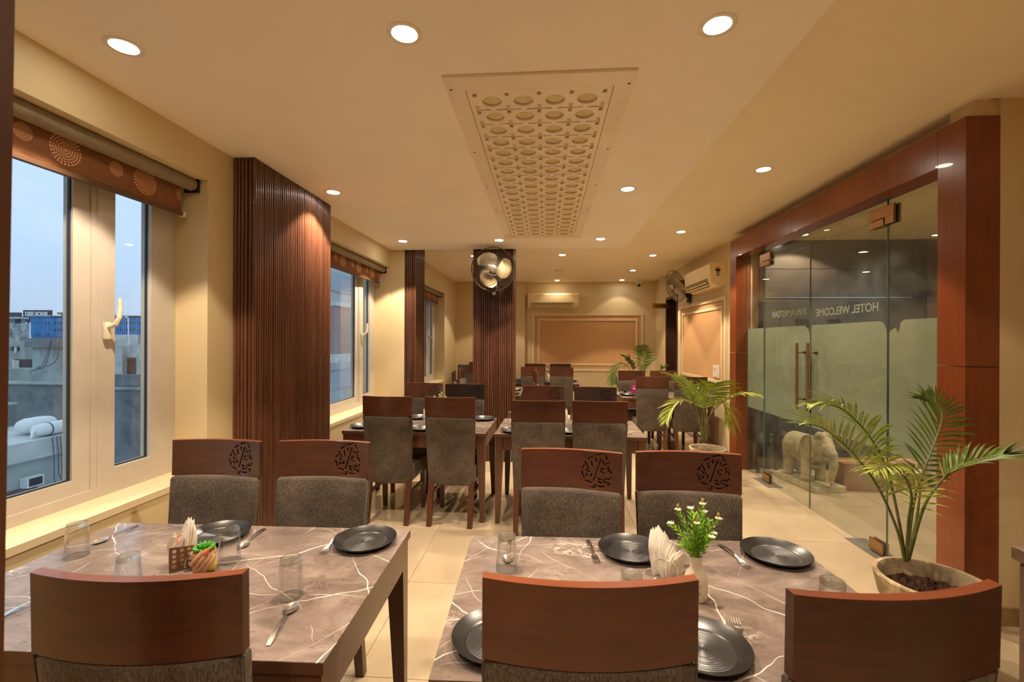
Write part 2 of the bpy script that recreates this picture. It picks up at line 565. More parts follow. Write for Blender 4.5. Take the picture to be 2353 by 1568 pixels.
M_sprig = plain('lime_green_sprig', (142, 190, 46), .5, 0, .5, .25, 60)
M_flower = plain('white_flower', (238, 226, 200), .6)
M_bud = plain('tan_flower_centre', (196, 160, 96), .7)
M_concrete = None
def blindmat():
    t = NT('brown_roller_blind')
    tc_ = t.new('ShaderNodeTexCoord'); sx = t.new('ShaderNodeSeparateXYZ'); t.L(tc_.outputs['Object'], sx.inputs[0])
    u, v_ = sx.outputs['Y'], sx.outputs['Z']
    masks = []
    for cu, cv, R, nr, per in ((-.263, -.075, .068, 6, .393), (-.423, -.070, .036, 5, .393)):
        d = t.math('SUBTRACT', t.math('MULTIPLY', t.math('FRACT', t.math('ADD', t.math('DIVIDE', t.math('SUBTRACT', u, cu), per), .5)), per), per / 2)
        dz = t.math('SUBTRACT', v_, cv)
        r = t.math('SQRT', t.math('ADD', t.math('MULTIPLY', d, d), t.math('MULTIPLY', dz, dz)))
        th = t.math('ARCTAN2', dz, d)
        rr = t.math('MULTIPLY', r, nr / R)
        fr = t.math('ABSOLUTE', t.math('SUBTRACT', t.math('FRACT', rr), .5))
        an = t.math('ABSOLUTE', t.math('SUBTRACT', t.math('FRACT', t.math('MULTIPLY', th, 26 / (2 * PI))), .5))
        dd = t.math('SQRT', t.math('ADD', t.math('MULTIPLY', fr, fr), t.math('MULTIPLY', an, an)))
        dot = t.math('LESS_THAN', dd, .34)
        inside = t.math('LESS_THAN', r, R)
        masks.append(t.math('MULTIPLY', dot, inside))
    mk = t.math('MAXIMUM', masks[0], masks[1])
    n = t.noise(t.coord((40, 6, 90)), 3, 4)
    base = t.ramp(n, [(.3, lin((120, 78, 50))), (.7, lin((146, 98, 64)))])
    col = t.mix(mk, base, lin((226, 172, 128)))
    return t.set(col, .8, 0, .2)
M_blind = blindmat()
M_tube = plain('grey_brown_blind_roll', (140, 124, 100), .6, 0, .3, .08)
M_bar = plain('brown_blind_bar', (92, 66, 44), .5)
def concrete(name, a, b, sc=.35):
    t = NT(name)
    v = t.coord()
    n = t.noise(v, sc, 8, .68, .7)
    col = t.ramp(n, [(.32, lin(a)), (.55, lin(b)), (.8, tuple(min(1, x * 1.2) for x in lin(b)[:3]) + (1,))])
    return t.set(col, .9, 0, .2)
# ------------------------------------------------------------------ room shell
XL, XR = -1.94, 2.37
YB = 9.95
ZS, ZC = 2.635, 2.78            # dropped slab and the higher ceiling
SLAB_X, SLAB_Y = .957, 5.59
# floor: a joint bed with one object for each tile
fb = MB().box(XL - .3, 6.3, -1.4, 10.3, -.25, -.004)
floor = struct(fb.build('floor', M_joint))
PX, PY = .7884, .7985
tile_me = MB().box(-PX / 2 + .0014, PX / 2 - .0014, -PY / 2 + .0014, PY / 2 - .0014, -.006, 0).mesh('tile', bevel=.0008, seg=1)
for i in range(-2, 9):
    for j in range(-5, 10):
        cx_, cy_ = -.84 + (i + .5) * PX, 2.777 + (j + .5) * PY
        if cx_ - PX / 2 < -2.6 or cx_ + PX / 2 > 6.35 or cy_ < -1.1 or cy_ > 10.3: continue
        if cx_ > 2.7 and cy_ > 6.3: continue
        link('tile', tile_me, M_tile, floor, (cx_, cy_, 0))
# left wall with three window openings
W_Y1 = (2.49, 5.585, 8.70)
W_LEN = 1.72
ZSILL, ZHEAD = .738, 2.42
wl = MB()
wl.box(XL - .36, XL, -1.4, YB + .2, 0, ZSILL)
wl.box(XL - .36, XL, -1.4, YB + .2, ZHEAD, 3.0)
y_prev = -1.4
for y1 in W_Y1:
    wl.box(XL - .36, XL, y_prev, y1 - W_LEN, ZSILL, ZHEAD)
    y_prev = y1
wl.box(XL - .36, XL, y_prev, YB + .2, ZSILL, ZHEAD)
wl.box(XL, -1.76, 5.60, 6.02, 0, 2.775)                      # short return beside the second clad column
struct(wl.build('wall_left', M_wall))
wb = MB().box(XL - .3, XR + .3, YB, YB + .2, 0, 3.0)
wb.box(XL, -.43, YB - .10, YB, 0, 2.775)                     # shallow pier left of the wall panel
struct(wb.build('wall_back', M_wall))
wr = MB()
wr.box(XR, XR + .2, 5.70, 8.33, 0, 3.0); wr.box(XR, XR + .2, 9.12, YB + .2, 0, 3.0); wr.box(XR, XR + .2, 8.33, 9.12, 2.36, 3.0)
wr.box(XR, XR + .2, 2.77, 5.70, 2.72, 3.0); wr.box(2.30, 2.4115, 2.615, 2.768, 2.714, 3.0)
struct(wr.build('wall_right', M_wall))
struct(MB().box(2.412, 4.2, 2.60, 2.76, 0, 3.0).build('wall_near', M_wall))
struct(MB().box(XL - .3, 4.2, -1.5, -1.4, 0, 3.0).build('wall_front', M_wall))
struct(MB().box(4.1, 4.3, -1.5, 2.6, 0, 3.0).build('wall_side', M_wall))
struct(MB().box(2.412, 4.1, 2.588, 2.60, 0, .094).build('baseboard_near', plain('grey_green_skirting', (150, 126, 84), .5, 0, .5, .2, 12)))
struct(MB().box(2.356, XR, 5.71, 8.33, 0, .09).build('baseboard_right', M_tile))
struct(MB().box(-.43, XR, YB - .014, YB, 0, .09).build('baseboard_back', M_tile))
# ceilings: a dropped slab over the near left, a higher one over the rest, a slight step along the right
struct(MB().box(XL, SLAB_X, -1.4, SLAB_Y, ZS, 3.05).build('ceiling', M_ceil))
ch_ = MB()
ch_.box(XL, 1.96, SLAB_Y, YB, ZC, 3.0); ch_.box(SLAB_X, 1.96, -1.4, SLAB_Y, ZC, 3.0)
ch_.box(1.96, 4.2, -1.4, 2.6, ZC + .022, 3.0); ch_.box(1.96, XR, 2.6, YB, ZC + .022, 3.0)
struct(ch_.build('ceiling_raised', M_ceil2))
# timber door post close to the camera, leaning a touch, at the very left of the view
a0 = at_y(35, 0, .49); a1 = at_y(8, 1568, .49)
sl = (a0.x - a1.x) / (a0.z - a1.z)
def postx(z): return a1.x + (z - a1.z) * sl
pm = MB().hexa([(postx(0) - .30, .45, 0), (postx(0), .45, 0), (postx(0), .49, 0), (postx(0) - .30, .49, 0)],
               [(postx(2.6) - .30, .45, 2.62), (postx(2.6), .45, 2.62), (postx(2.6), .49, 2.62), (postx(2.6) - .30, .49, 2.62)])
struct(pm.build('trim_1', M_post, bevel=.003), None)

# ------------------------------------------------------------------ windows
def window(n, y1, small=False):
    """white upvc window set into the left wall; y1 is the far side of its opening"""
    y0 = y1 - W_LEN
    root = thing('window_%d' % n, '', 'window', (0, 0, 0))
    del root['label']; del root['category']
    root['kind'] = 'structure'
    xi, xo = -2.135, -2.20
    fr = MB()
    fr.box(xo, xi, y0, y1, ZSILL, ZSILL + .05); fr.box(xo, xi, y0, y1, ZHEAD - .05, ZHEAD)
    fr.box(xo, xi, y1 - .075, y1, ZSILL + .05, ZHEAD - .05); fr.box(xo, xi, y0, y0 + .075, ZSILL + .05, ZHEAD - .05)
    fr.build('window_frame', M_upvc, root, bevel=.004)
    MB().box(xo, xi - .004, y1 - .487, y1 - .46, ZSILL + .002, ZHEAD - .002).build('mullion', M_upvc, root, bevel=.003)
    def sash(ya, yb, st, inset):
        s = MB()
        x0, x1 = xo + .005, xi - .012 + inset
        za, zb = ZSILL + .05, ZHEAD - .05
        s.box(x0, x1, ya, ya + st, za, zb); s.box(x0, x1, yb - st, yb, za, zb)
        s.box(x0, x1, ya + st, yb - st, za, za + st * .85); s.box(x0, x1, ya + st, yb - st, zb - st * .85, zb)
        so = s.build('sash', M_upvc, root, bevel=.006)
        xm = xo + .028
        MB().box(xm - .003, xm + .003, ya + st - .004, yb - st + .004, za + .045, zb - .045).build('pane', M_winglass, so)
        g = MB()
        gz0, gz1 = za + st * .85, zb - st * .85
        g.box(xm + .003, xm + .014, ya + st, ya + st + .006, gz0, gz1); g.box(xm + .003, xm + .014, yb - st - .006, yb - st, gz0, gz1)
        g.box(xm + .003, xm + .014, ya + st, yb - st, gz0, gz0 + .006)
        g.build('glazing_seal', M_seal, so)
    sash(y0 + .075, y1 - .487, .078, 0)
    sash(y1 - .46, y1 - .075, .088, .012)
    # crank handle on the mullion side of the opening sash
    hy = y1 - .425
    h = MB()
    h.box(xi + .003, xi + .022, hy - .014, hy + .014, 1.50, 1.585, bev=.004)
    h.tube([(xi + .02, hy, 1.56), (xi + .055, hy + .004, 1.575), (xi + .066, hy + .012, 1.61), (xi + .066, hy + .015, 1.66), (xi + .066, hy + .012, 1.70)], [.011, .012, .0115, .0105, .009], 10)
    h.build('window_handle', M_white, root, smooth=True)
    sl_ = MB().box(xi, XL + .006, y0, y1, ZSILL - .03, ZSILL + .002)
    sl_.build('sill', M_sill, root, bevel=.003)
    return root
for k, y1 in enumerate(W_Y1): window(k + 1, y1)

def blind(y1, L, label, drop=.165):
    root = thing('roller_blind', label, 'blind', (0, y1 - .02, 2.39), 0)
    xt = -2.025
    MB().lathe([(.037, -L), (.037, 0), ], 20, xt, 0, 0, axis='y').build('blind_roll', M_tube, root, smooth=True)
    for ya in (0, -L - .014):
        MB().box(xt - .045, xt + .042, ya, ya + .014, -.045, .035, bev=.003).build('bracket', M_black, root)
    fb_ = MB()
    n = 40
    rings = []
    for i in range(n + 1):
        y = -L + .02 + (L - .05) * i / n
        wv = .003 * math.sin(y * 41) + .002 * math.sin(y * 97 + 1)
        rings.append([(xt - .035, y, 0), (xt - .034 + wv * .4, y, -drop * .5), (xt - .034 + wv, y, -drop), (xt - .0365 + wv, y, -drop), (xt - .0375, y, 0)])
    fb_.loft(rings)
    cz = -drop * .55
    f = fb_.build('blind_fabric', M_blind, root, smooth=True, loc=(0, 0, 0))
    b = MB()
    b.box(xt - .046, xt - .022, -L + .01, -.018, -drop - .022, -drop, bev=.004)
    b.build('bottom_bar', M_bar, root)
    MB().box(xt - .048, xt - .018, -.032, -.014, -drop - .025, -drop + .002, bev=.003).build('end_cap', M_white, root)
    return root
blind(W_Y1[0], 1.66, 'brown roller blind with dotted circles rolled up over the nearest window')
blind(W_Y1[1], 1.66, 'brown roller blind over the middle window, between the two slatted columns')
blind(W_Y1[2], 1.66, 'small brown roller blind over the farthest window beyond the second slatted column')

# ------------------------------------------------------------------ slat-clad columns
rib = MB()
def rib_mesh(h):
    pts = []
    wd, dp = .0205, .014
    prof = [(-wd / 2, 0), (-wd / 2, dp * .55), (-wd * .3, dp * .92), (0, dp), (wd * .3, dp * .92), (wd / 2, dp * .55), (wd / 2, 0)]
    return MB().prism([(x, -y) for x, y in prof], 0, h).mesh('slat', smooth=50)
rib_near = rib_mesh(ZS - .006); rib_far = rib_mesh(ZC - .006)
def column(name, x0, x1, y0, y1, h, me, faces, pitch=.0245):
    d = .014
    core = MB().box(x0 + (d if 'w' in faces else 0), x1 - d, y0 + d, y1 - (d if 'n' in faces else 0), 0, h)
    core = struct(core.build(name, M_core))
    def run(a, b, fn):
        n = max(1, round((b - a) / pitch)); p = (b - a) / n
        for i in range(n):
            grp = (i % 4 - 1.5) * -.0011
            t = a + (i + .5) * p + grp
            o = link('slat', me, M_slat, core)
            fn(o, t, .0)
    if 's' in faces:
        def f(o, t, g): o.location = (t, y0 + d - g, .002)
        run(x0, x1, f)
    if 'e' in faces:
        def f(o, t, g): o.location = (x1 - d + g, t, .002); o.rotation_euler = (0, 0, PI / 2)
        run(y0, y1, f)
    return core
column('column', XL, -1.797, 2.70, 3.708, ZS, rib_near, 'se')
column('column', -1.76, -1.612, 5.60, 6.02, ZC, rib_far, 'se', .026)
column('column', -.897, -.39, 5.62, 6.12, ZC, rib_far, 'se', .027)

# ------------------------------------------------------------------ downlights
def downlight_proto():
    root = thing('ceiling_downlight', '', 'light')
    MB().lathe([(.047, -.002), (.062, -.004), (.066, -.0015), (.066, 0), (.047, 0)], 32, closed=True).build('trim_ring', M_white, root, smooth=True)
    MB().lathe([(.048, -.0016), (.048, .0005)], 32).build('diffuser', M_disc, root)
    return root
def lamp(root, x, y, z, watts, size=100):
    ld = bpy.data.lights.new('lamp', 'SPOT')
    ld.energy = watts; ld.color = LAMP; ld.spot_size = math.radians(size); ld.spot_blend = .18; ld.shadow_soft_size = .035
    lo = bpy.data.objects.new('lamp', ld); C.objects.link(lo)
    lo.location = (x, y, z - .012)
    lo.parent = root; lo.location = (0, 0, -.012)
DL = [  # x, y, z, watts factor, label
 (-1.63, 1.65, ZS, 1, 'round downlight lit in the ceiling beside the nearest window'),
 (-.522, 1.65, ZS, 1, 'round downlight lit before the left near corner of the ceiling grille'),
 (.613, 1.68, ZS, 1, 'round downlight lit before the right near corner of the ceiling grille'),
 (-1.622, 3.38, ZS, 1, 'downlight close to the big slatted column, throwing an arc of light on it'),
 (.610, 3.44, ZS, 1, 'downlight beside the middle of the right side of the ceiling grille'),
 (-1.621, 5.09, ZS, 1, 'downlight above the middle window near the second slatted column'),
 (-.519, 5.10, ZS, 1, 'downlight just above the wall fan on the slatted pillar'),
 (.61, 5.10, ZS, 1, 'downlight beyond the right far corner of the ceiling grille'),
 (1.612, 3.50, ZC, 1, 'downlight in the raised ceiling strip opposite the glass doors'),
 (1.577, 5.43, ZC, 1, 'downlight in the raised ceiling strip before the side air conditioner'),
 (.252, 6.78, ZC, 1, 'downlight in the raised ceiling just past the step, right of the pillar'),
 (1.595, 6.9, ZC, 1, 'downlight in the raised ceiling above the table with the water bottle'),
 (.253, 9.62, ZC, .10, 'small downlight close to the back wall above its air conditioner'),
 (1.595, 9.62, ZC, .10, 'small downlight close to the back wall near the security camera'),
 (1.576, 8.34, ZC, 1, 'downlight in the raised ceiling between the side fan and the back wall'),
 (-1.07, 6.8, ZC, 1, 'downlight in the raised ceiling left of the slatted pillar behind the wall fan'),
 (-1.62, -.10, ZS, .35, 'round unseen downlight added behind the camera on the window side'),  # unseen row carrying the grid on, added to light the near chairs
 (-.52, -.10, ZS, .35, 'round unseen downlight added behind the camera over the middle of the room'),
 (.61, -.10, ZS, .35, 'round unseen downlight added behind the camera on the door side'),
 (1.61, 1.60, ZC, .3, 'downlight in the raised ceiling above the side counter'),
 (3.2, .9, ZC, .2, 'downlight far to the right above the counter end'),
 (-1.07, 8.7, ZC, .6, 'downlight hidden behind the slatted pillar at the back of the room'),
]
proto = downlight_proto()
LMP = []
for i, (x, y, z, k, lab) in enumerate(DL):
    if i == 0:
        o = proto; o.location = (x, y, z); o['label'] = lab
    else:
        o = dup(proto, (x, y, z), 0, lab)
    o['group'] = 'recessed ceiling downlights'
    LMP.append((o, SPOT_W * k, 100))
o = dup(proto, (2.87, 5.30, 2.70), 0, 'bright lobby downlight shining through the top of the glass by the far hinge', 'recessed ceiling downlights'); LMP.append((o, SPOT_W * 1.1, 130))
o = dup(proto, (3.6, 4.1, 2.70), 0, 'lobby downlight beyond the glass doors', 'recessed ceiling downlights'); LMP.append((o, SPOT_W * 1.0, 130))
o = dup(proto, (4.9, 4.4, 2.70), 0, 'lobby downlight deep inside beyond the glass doors', 'recessed ceiling downlights'); LMP.append((o, SPOT_W * .7, 130))

for o, w_, s_ in LMP: lamp(o, 0, 0, 0, w_, s_)

# ------------------------------------------------------------------ ceiling grille
gx0, gx1, gy0, gy1 = -.444, .383, 1.918, 4.985
g = thing('ceiling_grille', 'long white pierced ceiling panel with rows of round holes in a flat frame', 'ceiling panel', ((gx0 + gx1) / 2, (gy0 + gy1) / 2, ZS))
hw, hl = (gx1 - gx0) / 2, (gy1 - gy0) / 2
iw, il = .33, 1.43
def frame_ring(ow, ol, iw_, il_, z0, z1):
    out = []
    for side in range(4):
        a = [(-ow, -ol), (ow, -ol), (ow, ol), (-ow, ol)]; b = [(-iw_, -il_), (iw_, -il_), (iw_, il_), (-iw_, il_)]
        p = [a[side], a[(side + 1) % 4], b[(side + 1) % 4], b[side]]
        out.append(MB().prism(p, z0, z1))
    return out
M_grille = plain('glossy_cream_board', (238, 224, 200), .3, 0, .5, .04, 3)
for b_ in frame_ring(hw, hl, iw, il, -.013, -.001): b_.build('frame_board', M_grille, g, bevel=.0015)
P = .1474
holes = []
NR = 19
ys = [-(NR - 1) / 2 * P + r * P for r in range(NR)]
for y in ys:
    for c_ in range(4):
        cx_ = (c_ - 1.5) * P
        holes.append([(cx_ + .046 * math.cos(2 * PI * k / 28), y + .046 * math.sin(2 * PI * k / 28)) for k in range(28)])
vw, vh, ar, ah = .0095, .040, .060, .0045
for r in range(NR - 1):
    y = (ys[r] + ys[r + 1]) / 2
    for c_ in range(5):
        x = (c_ - 2) * P
        l = 0 if c_ == 0 else ar; rr = 0 if c_ == 4 else ar
        p = [(x - vw, y - vh), (x + vw, y - vh)]
        if rr: p += [(x + vw, y - ah), (x + rr, y - ah), (x + rr, y + ah), (x + vw, y + ah)]
        p += [(x + vw, y + vh), (x - vw, y + vh)]
        if l: p += [(x - vw, y + ah), (x - l, y + ah), (x - l, y - ah), (x - vw, y - ah)]
        holes.append(p)
for c_ in range(5):
    x = (c_ - 2) * P
    for sgn in (-1, 1):
        ye = sgn * (abs(ys[0]) + P * .5)
        y_a, y_b = sorted((ye + sgn * .001, ye - sgn * .028))
        holes.append([(x - vw, y_a), (x + vw, y_a), (x + vw, y_b), (x - vw, y_b)])
me = holed([(-iw + .003, -il + .003), (iw - .003, -il + .003), (iw - .003, il - .003), (-iw + .003, il - .003)], holes, .0085)
link('pierced_panel', me, M_grille, g, (0, 0, -.0075))
MB().box(-iw, iw, -il, il, -.0012, -.0004).build('backing_board', plain('cream_backing', (214, 198, 146), .6), g)
sc = MB().lathe([(.0055, -.0142), (.0055, -.0128)], 10).mesh('screw')
for sx in (-1, 1):
    for q in (-.94, -.5, -.1, .3, .65, .96):
        link('screw', sc, M_dark, g, (sx * (hw - .022), q * hl, 0))
# ------------------------------------------------------------------ glass doors in their mahogany portal
FX0, FX1 = 2.24, 2.41
por = struct(thing('door_frame', '', '', (0, 0, 0)))
del por['label']; del por['category']
def pr_(name, *a): return MB().box(*a).build(name, M_mahog, por, bevel=.0015)
ZB0, ZB1 = 2.50, 2.712
ZJ = 1.372
pr_('post', FX0, FX1, 2.60, 2.775, .0, ZJ - .002)
pr_('post', FX0, FX1, 2.60, 2.775, ZJ + .002, ZB1)
pr_('post', FX0, FX1, 5.53, 5.70, .0, ZJ - .002)
pr_('post', FX0, FX1, 5.53, 5.70, ZJ + .002, ZB1)
pr_('beam', FX0, FX1, 2.777, 4.318, ZB0, ZB1)
pr_('beam', FX0, FX1, 4.322, 5.528, ZB0, ZB1)
GX = 2.37
GT = .006
def pane(parent, y0, y1, z0, z1):
    o = MB().box(GX - GT, GX + GT, y0, y1, z0, z1).build('pane', M_doorglass, parent)
    e_ = MB()
    e_.box(GX - GT, GX + GT, y0 - .0012, y0, z0, z1); e_.box(GX - GT, GX + GT, y1, y1 + .0012, z0, z1)
    e_.build('glass_edge', M_glassedge, o)
    return o
def film(parent, pts):
    """frosted film on the lobby side; pts in (y, z)"""
    me = MB().prism([(y, z) for y, z in pts], 0, .0012).mesh('frosted_film')
    o = link('frosted_film', me, M_frost, parent, (GX + GT + .0006, 0, 0))
    o.matrix_basis = Matrix(((0, 0, 1, GX + GT + .0006), (1, 0, 0, 0), (0, 1, 0, 0), (0, 0, 0, 1)))
    return o
FT, FB = 1.652, .742
d1 = struct(thing('door_1', '', '')); d2 = struct(thing('door_2', '', '')); sp1 = struct(thing('window_4', '', '')); sp2 = struct(thing('window_5', '', '')); tr_ = struct(thing('window_6', '', ''))
for q in (d1, d2, sp1, sp2, tr_): del q['label']; del q['category']
ZD = 2.365
pane(d2, 3.335, 4.2535, .012, ZD)
pane(d1, 4.2565, 5.111, .012, ZD)
pane(sp2, 2.778, 3.332, .006, 2.498)
pane(sp1, 5.114, 5.528, .006, 2.498)
pane(tr_, 3.336, 5.110, ZD + .006, 2.498)
film(sp2, [(2.78, FB), (3.328, FB), (3.328, 1.57), (3.31, 1.585), (3.275, 1.602), (3.25, 1.56), (3.235, 1.60), (3.228, 1.635), (3.20, FT), (2.78, FT)])
film(d2, [(3.34, FB), (4.25, FB), (4.25, FT), (3.42, FT), (3.385, 1.64), (3.365, 1.61), (3.352, 1.555), (3.34, 1.53)])
film(d1, [(4.26, FB), (5.106, FB), (5.106, FT), (4.36, FT), (4.325, 1.635), (4.30, 1.60), (4.285, 1.58), (4.272, 1.52), (4.26, 1.50)])
film(sp1, [(5.118, FB), (5.526, FB), (5.526, FT), (5.118, FT)])
def letters(parent, s, y0, y1, z, size):
    me = text_mesh(s, size, .001, size * .022)
    xs = [v.co.x for v in me.vertices]
    k = (y1 - y0) / (max(xs) - min(xs)); mn = min(xs)
    for v in me.vertices: v.co.x = (v.co.x - mn) * k
    o = link('lettering', me, M_frost, parent)
    o.matrix_basis = Matrix(((0, 0, 1, GX + GT + .0012), (1, 0, 0, y0), (0, 1, 0, z), (0, 0, 0, 1)))
letters(d2, 'HOTEL WELCOME', 3.434, 4.186, 1.728, .088)
letters(d1, 'INN AMRITSAR', 4.34, 4.966, 1.752, .092)
def pull(parent, y):
    for x in (2.297, 2.443):
        h = MB()
        h.lathe([(.0125, .893), (.0125, 1.492)], 14, x, y, 0)
        o = h.build('pull_handle', M_bronze, parent, smooth=True)
        s_ = MB()
        for z in (.98, 1.405):
            a, b = sorted((x, GX))
            s_.lathe([(.0065, a), (.0065, b)], 10, 0, y, z, axis='x')
            s_.lathe([(.012, GX - .012), (.012, GX + .012)], 12, 0, y, z, axis='x')
        s_.build('standoff', M_bronze, o, smooth=True)
pull(d2, 4.165); pull(d1, 4.335)
def patch(parent, y0, y1, yj, up):
    """L-shaped patch fitting at the top of the joint yj"""
    for x in (2.345, 2.379):
        m = MB()
        m.box(x, x + .016, y0, y1, ZD + .004, ZD + .082, bev=.002)
        if up > 0: m.box(x, x + .016, y0, yj - .002, ZD - .048, ZD + .004, bev=.002)
        else: m.box(x, x + .016, yj + .002, y1, ZD - .048, ZD + .004, bev=.002)
        m.build('patch_fitting', M_bronze, parent)
        b = MB()
        if up > 0: b.box(x - .004, x + .016, yj + .004, y1 - .004, ZD - .052, ZD - .002, bev=.002)
        else: b.box(x - .004, x + .016, y0 + .004, yj - .004, ZD - .052, ZD - .002, bev=.002)
        b.build('door_patch', M_bronze, parent)
patch(d2, 3.252, 3.485, 3.334, 1)
patch(d1, 4.95, 5.17, 5.112, -1)
M_floorplate = plain('scuffed_floor_plate', (120, 116, 106), .45, .4)
for par, y0, y1 in ((d1, 4.86, 5.20), (d2, 3.30, 3.66)):
    MB().box(2.295, 2.445, y0, y1, .0003, .004).build('floor_spring_cover', M_floorplate, par, bevel=.001)
for par, y0, y1 in ((d1, 4.97, 5.10), (d2, 3.345, 3.475)):
    m = MB(); m.box(2.346, 2.362, y0, y1, .012, .095, bev=.002); m.box(2.378, 2.394, y0, y1, .012, .095, bev=.002)
    m.build('bottom_patch', M_bronze, par)

# ------------------------------------------------------------------ lobby beyond the glass
M_lobdark = plain('dark_stone_tile', (62, 56, 50), .22, 0, .5, .15, 4)
M_lobbrown = wood('dull_brown_laminate', (84, 60, 44), (98, 72, 54), .4, .6)
M_lobgrey = plain('dark_grey_panel', (52, 54, 56), .4)
struct(MB().box(2.412, 6.2, 2.70, 5.75, 2.70, 3.0).build('ceiling_lobby', M_wall))
lw_ = struct(MB().box(2.58, 6.2, 5.62, 5.75, 0, 2.70).build('wall_lobby_back', M_core))
def panel(x0, x1, z0, z1, m, name='panel'): return MB().box(x0, x1, 5.595, 5.62, z0, z1).build(name, m, lw_, bevel=.002)
for xa, xb in ((2.59, 3.42), (3.424, 4.24), (4.244, 4.40)):
    for za, zb in ((0, .38), (.385, .74), (.745, 1.28), (1.285, 1.66), (1.665, 2.02), (2.026, 2.36), (2.366, 2.695)):
        brown = xa > 3.4 - .9 and za == 1.285 and xa < 4.2
        panel(xa, xb, za, zb, M_lobbrown if brown else M_lobdark, 'wall_tile')
for za, zb in ((0, .74), (.745, 1.36), (1.365, 2.05), (2.055, 2.695)):
    panel(4.404, 5.3, za, zb, M_lobbrown); panel(5.304, 6.1, za, zb, M_lobbrown)
MB().box(2.59, 4.24, 5.588, 5.60, 2.020, 2.028).build('metal_strip', M_steel, lw_)
for xv in (2.95, 3.30):
    v = MB()
    for k in range(5): v.box(xv, xv + .15, 5.585, 5.596, 1.70 + k * .016, 1.708 + k * .016)
    v.build('vent', M_dark, lw_)
MB().box(3.52, 3.72, 5.588, 5.598, 1.72, 1.98).build('dark_panel', M_lobgrey, lw_, bevel=.002)
struct(MB().box(6.1, 6.3, 2.6, 5.75, 0, 2.75).build('wall_lobby_side', M_lobdark))
# dark cabinet at the far end just inside the glass
t = thing('cabinet', 'small dark cabinet on legs standing inside the glass left of the stone elephant', 'cabinet', (2.53, 5.47, 0))
MB().box(-.13, .12, -.10, .13, .34, .74, bev=.004).build('body', M_black, t)
MB().box(-.122, .112, -.112, -.10, .35, .73, bev=.002).build('door', M_lobgrey, t)
for sx in (-.11, .09):
    MB().box(sx, sx + .03, -.09, -.06, 0, .34).build('leg', M_black, t)
    MB().box(sx, sx + .03, .09, .12, 0, .34).build('leg', M_black, t)
# stone elephant
M_stone = plain('carved_sandstone', (186, 174, 140), .75, 0, .3, .16, 18, .5)
el = thing('elephant_statue', 'carved sandstone elephant on a low plinth behind the glass door', 'statue', (2.785, 5.05, 0), math.radians(-80))
el.scale = (1.0, 1.0, 1.08)
MB().box(-.30, .32, -.17, .17, 0, .055, bev=.008).build('plinth', M_stone, el)
b = MB()
rx = Matrix.Rotation
b.ball((-.03, 0, .335), .15, 3, (1.28, .92, .95))
b.ball((-.12, 0, .33), .13, 3, (1, .98, 1.02))
b.ball((.20, 0, .41), .112, 3, (.95, .92, 1.08))
b.ball((.215, -.035, .50), .05, 3)
b.ball((.215, .035, .50), .05, 3)
b.ball((.26, 0, .40), .07, 3)
for s_ in (-1, 1):
    b.tube([(.08, s_ * .075, .33), (.085, s_ * .08, .2), (.085, s_ * .08, .055)], [.062, .048, .046], 14)
    b.tube([(-.17, s_ * .075, .33), (-.18, s_ * .08, .2), (-.18, s_ * .08, .055)], [.07, .052, .048], 14)
    for xx in (.085, -.18):
        b.ball((xx, s_ * .08, .085), .055, 2, (1.05, 1.05, .62))
        b.ball((xx, s_ * .08, .15), .054, 2, (1, 1, .22))
tk = [(.27, 0, .40), (.33, 0, .35), (.35, 0, .27), (.335, 0, .19), (.315, 0, .12), (.33, 0, .085), (.355, 0, .09)]
b.tube(tk, [.06, .052, .042, .034, .028, .023, .02], 14)
for s_ in (-1, 1): b.ball((.285, s_ * .062, .425), .012, 2)
me = b.mesh('elephant_body')
o = bpy.data.objects.new('t', me); C.objects.link(o)
md = o.modifiers.new('r', 'REMESH'); md.mode = 'VOXEL'; md.voxel_size = .008
sm_ = o.modifiers.new('s', 'SMOOTH'); sm_.iterations = 6; sm_.factor = .5
me2 = bpy.data.meshes.new_from_object(o.evaluated_get(bpy.context.evaluated_depsgraph_get()))
bpy.data.objects.remove(o)
me2.name = 'elephant_body'; me2.materials.clear(); me2.shade_smooth()
body = link('elephant_body', me2, M_stone, el)
for s_ in (-1, 1):
    e_ = MB()
    e_.ball((.165, s_ * .128, .40), .088, 3, (.85, .16, 1.3), Matrix.Rotation(s_ * -.55, 3, 'Z'))
    e_.build('ear', M_stone, el, smooth=True)
    MB().tube([(.27, s_ * .05, .34), (.32, s_ * .06, .31), (.36, s_ * .055, .325)], [.014, .011, .004], 10).build('tusk', M_stone, el, smooth=True)
cl = MB()
rings = []
for i in range(15):
    x = -.20 + .25 * i / 14
    ring = []
    for k in range(17):
        a = PI * (-.06 + 1.12 * k / 16)
        ry, rz = .1405 + .002 * math.sin(i * 2.4), .1475
        ring.append((x, ry * math.cos(a), .335 + rz * math.sin(a)))
    inner = [(p[0], p[1] * .95, .335 + (p[2] - .335) * .95) for p in ring[::-1]]
    rings.append(ring + inner)
cl.loft(rings); cl.build('saddle_cloth', M_stone, el, smooth=True)
fr_ = MB()
for k in range(13):
    a = PI * (-.30 + 1.6 * k / 12) if False else PI * (1.15 + .7 * k / 12)
    fr_.ball((.135, .125 * math.cos(a), .335 + .14 * math.sin(a)), .014, 1, (1, 1, 1.5))
fr_.build('bead_collar', M_stone, el, smooth=True)
MB().tube([(-.22, 0, .38), (-.255, 0, .32), (-.25, 0, .22), (-.235, 0, .17)], [.018, .014, .011, .015], 8).build('tail', M_stone, el, smooth=True)
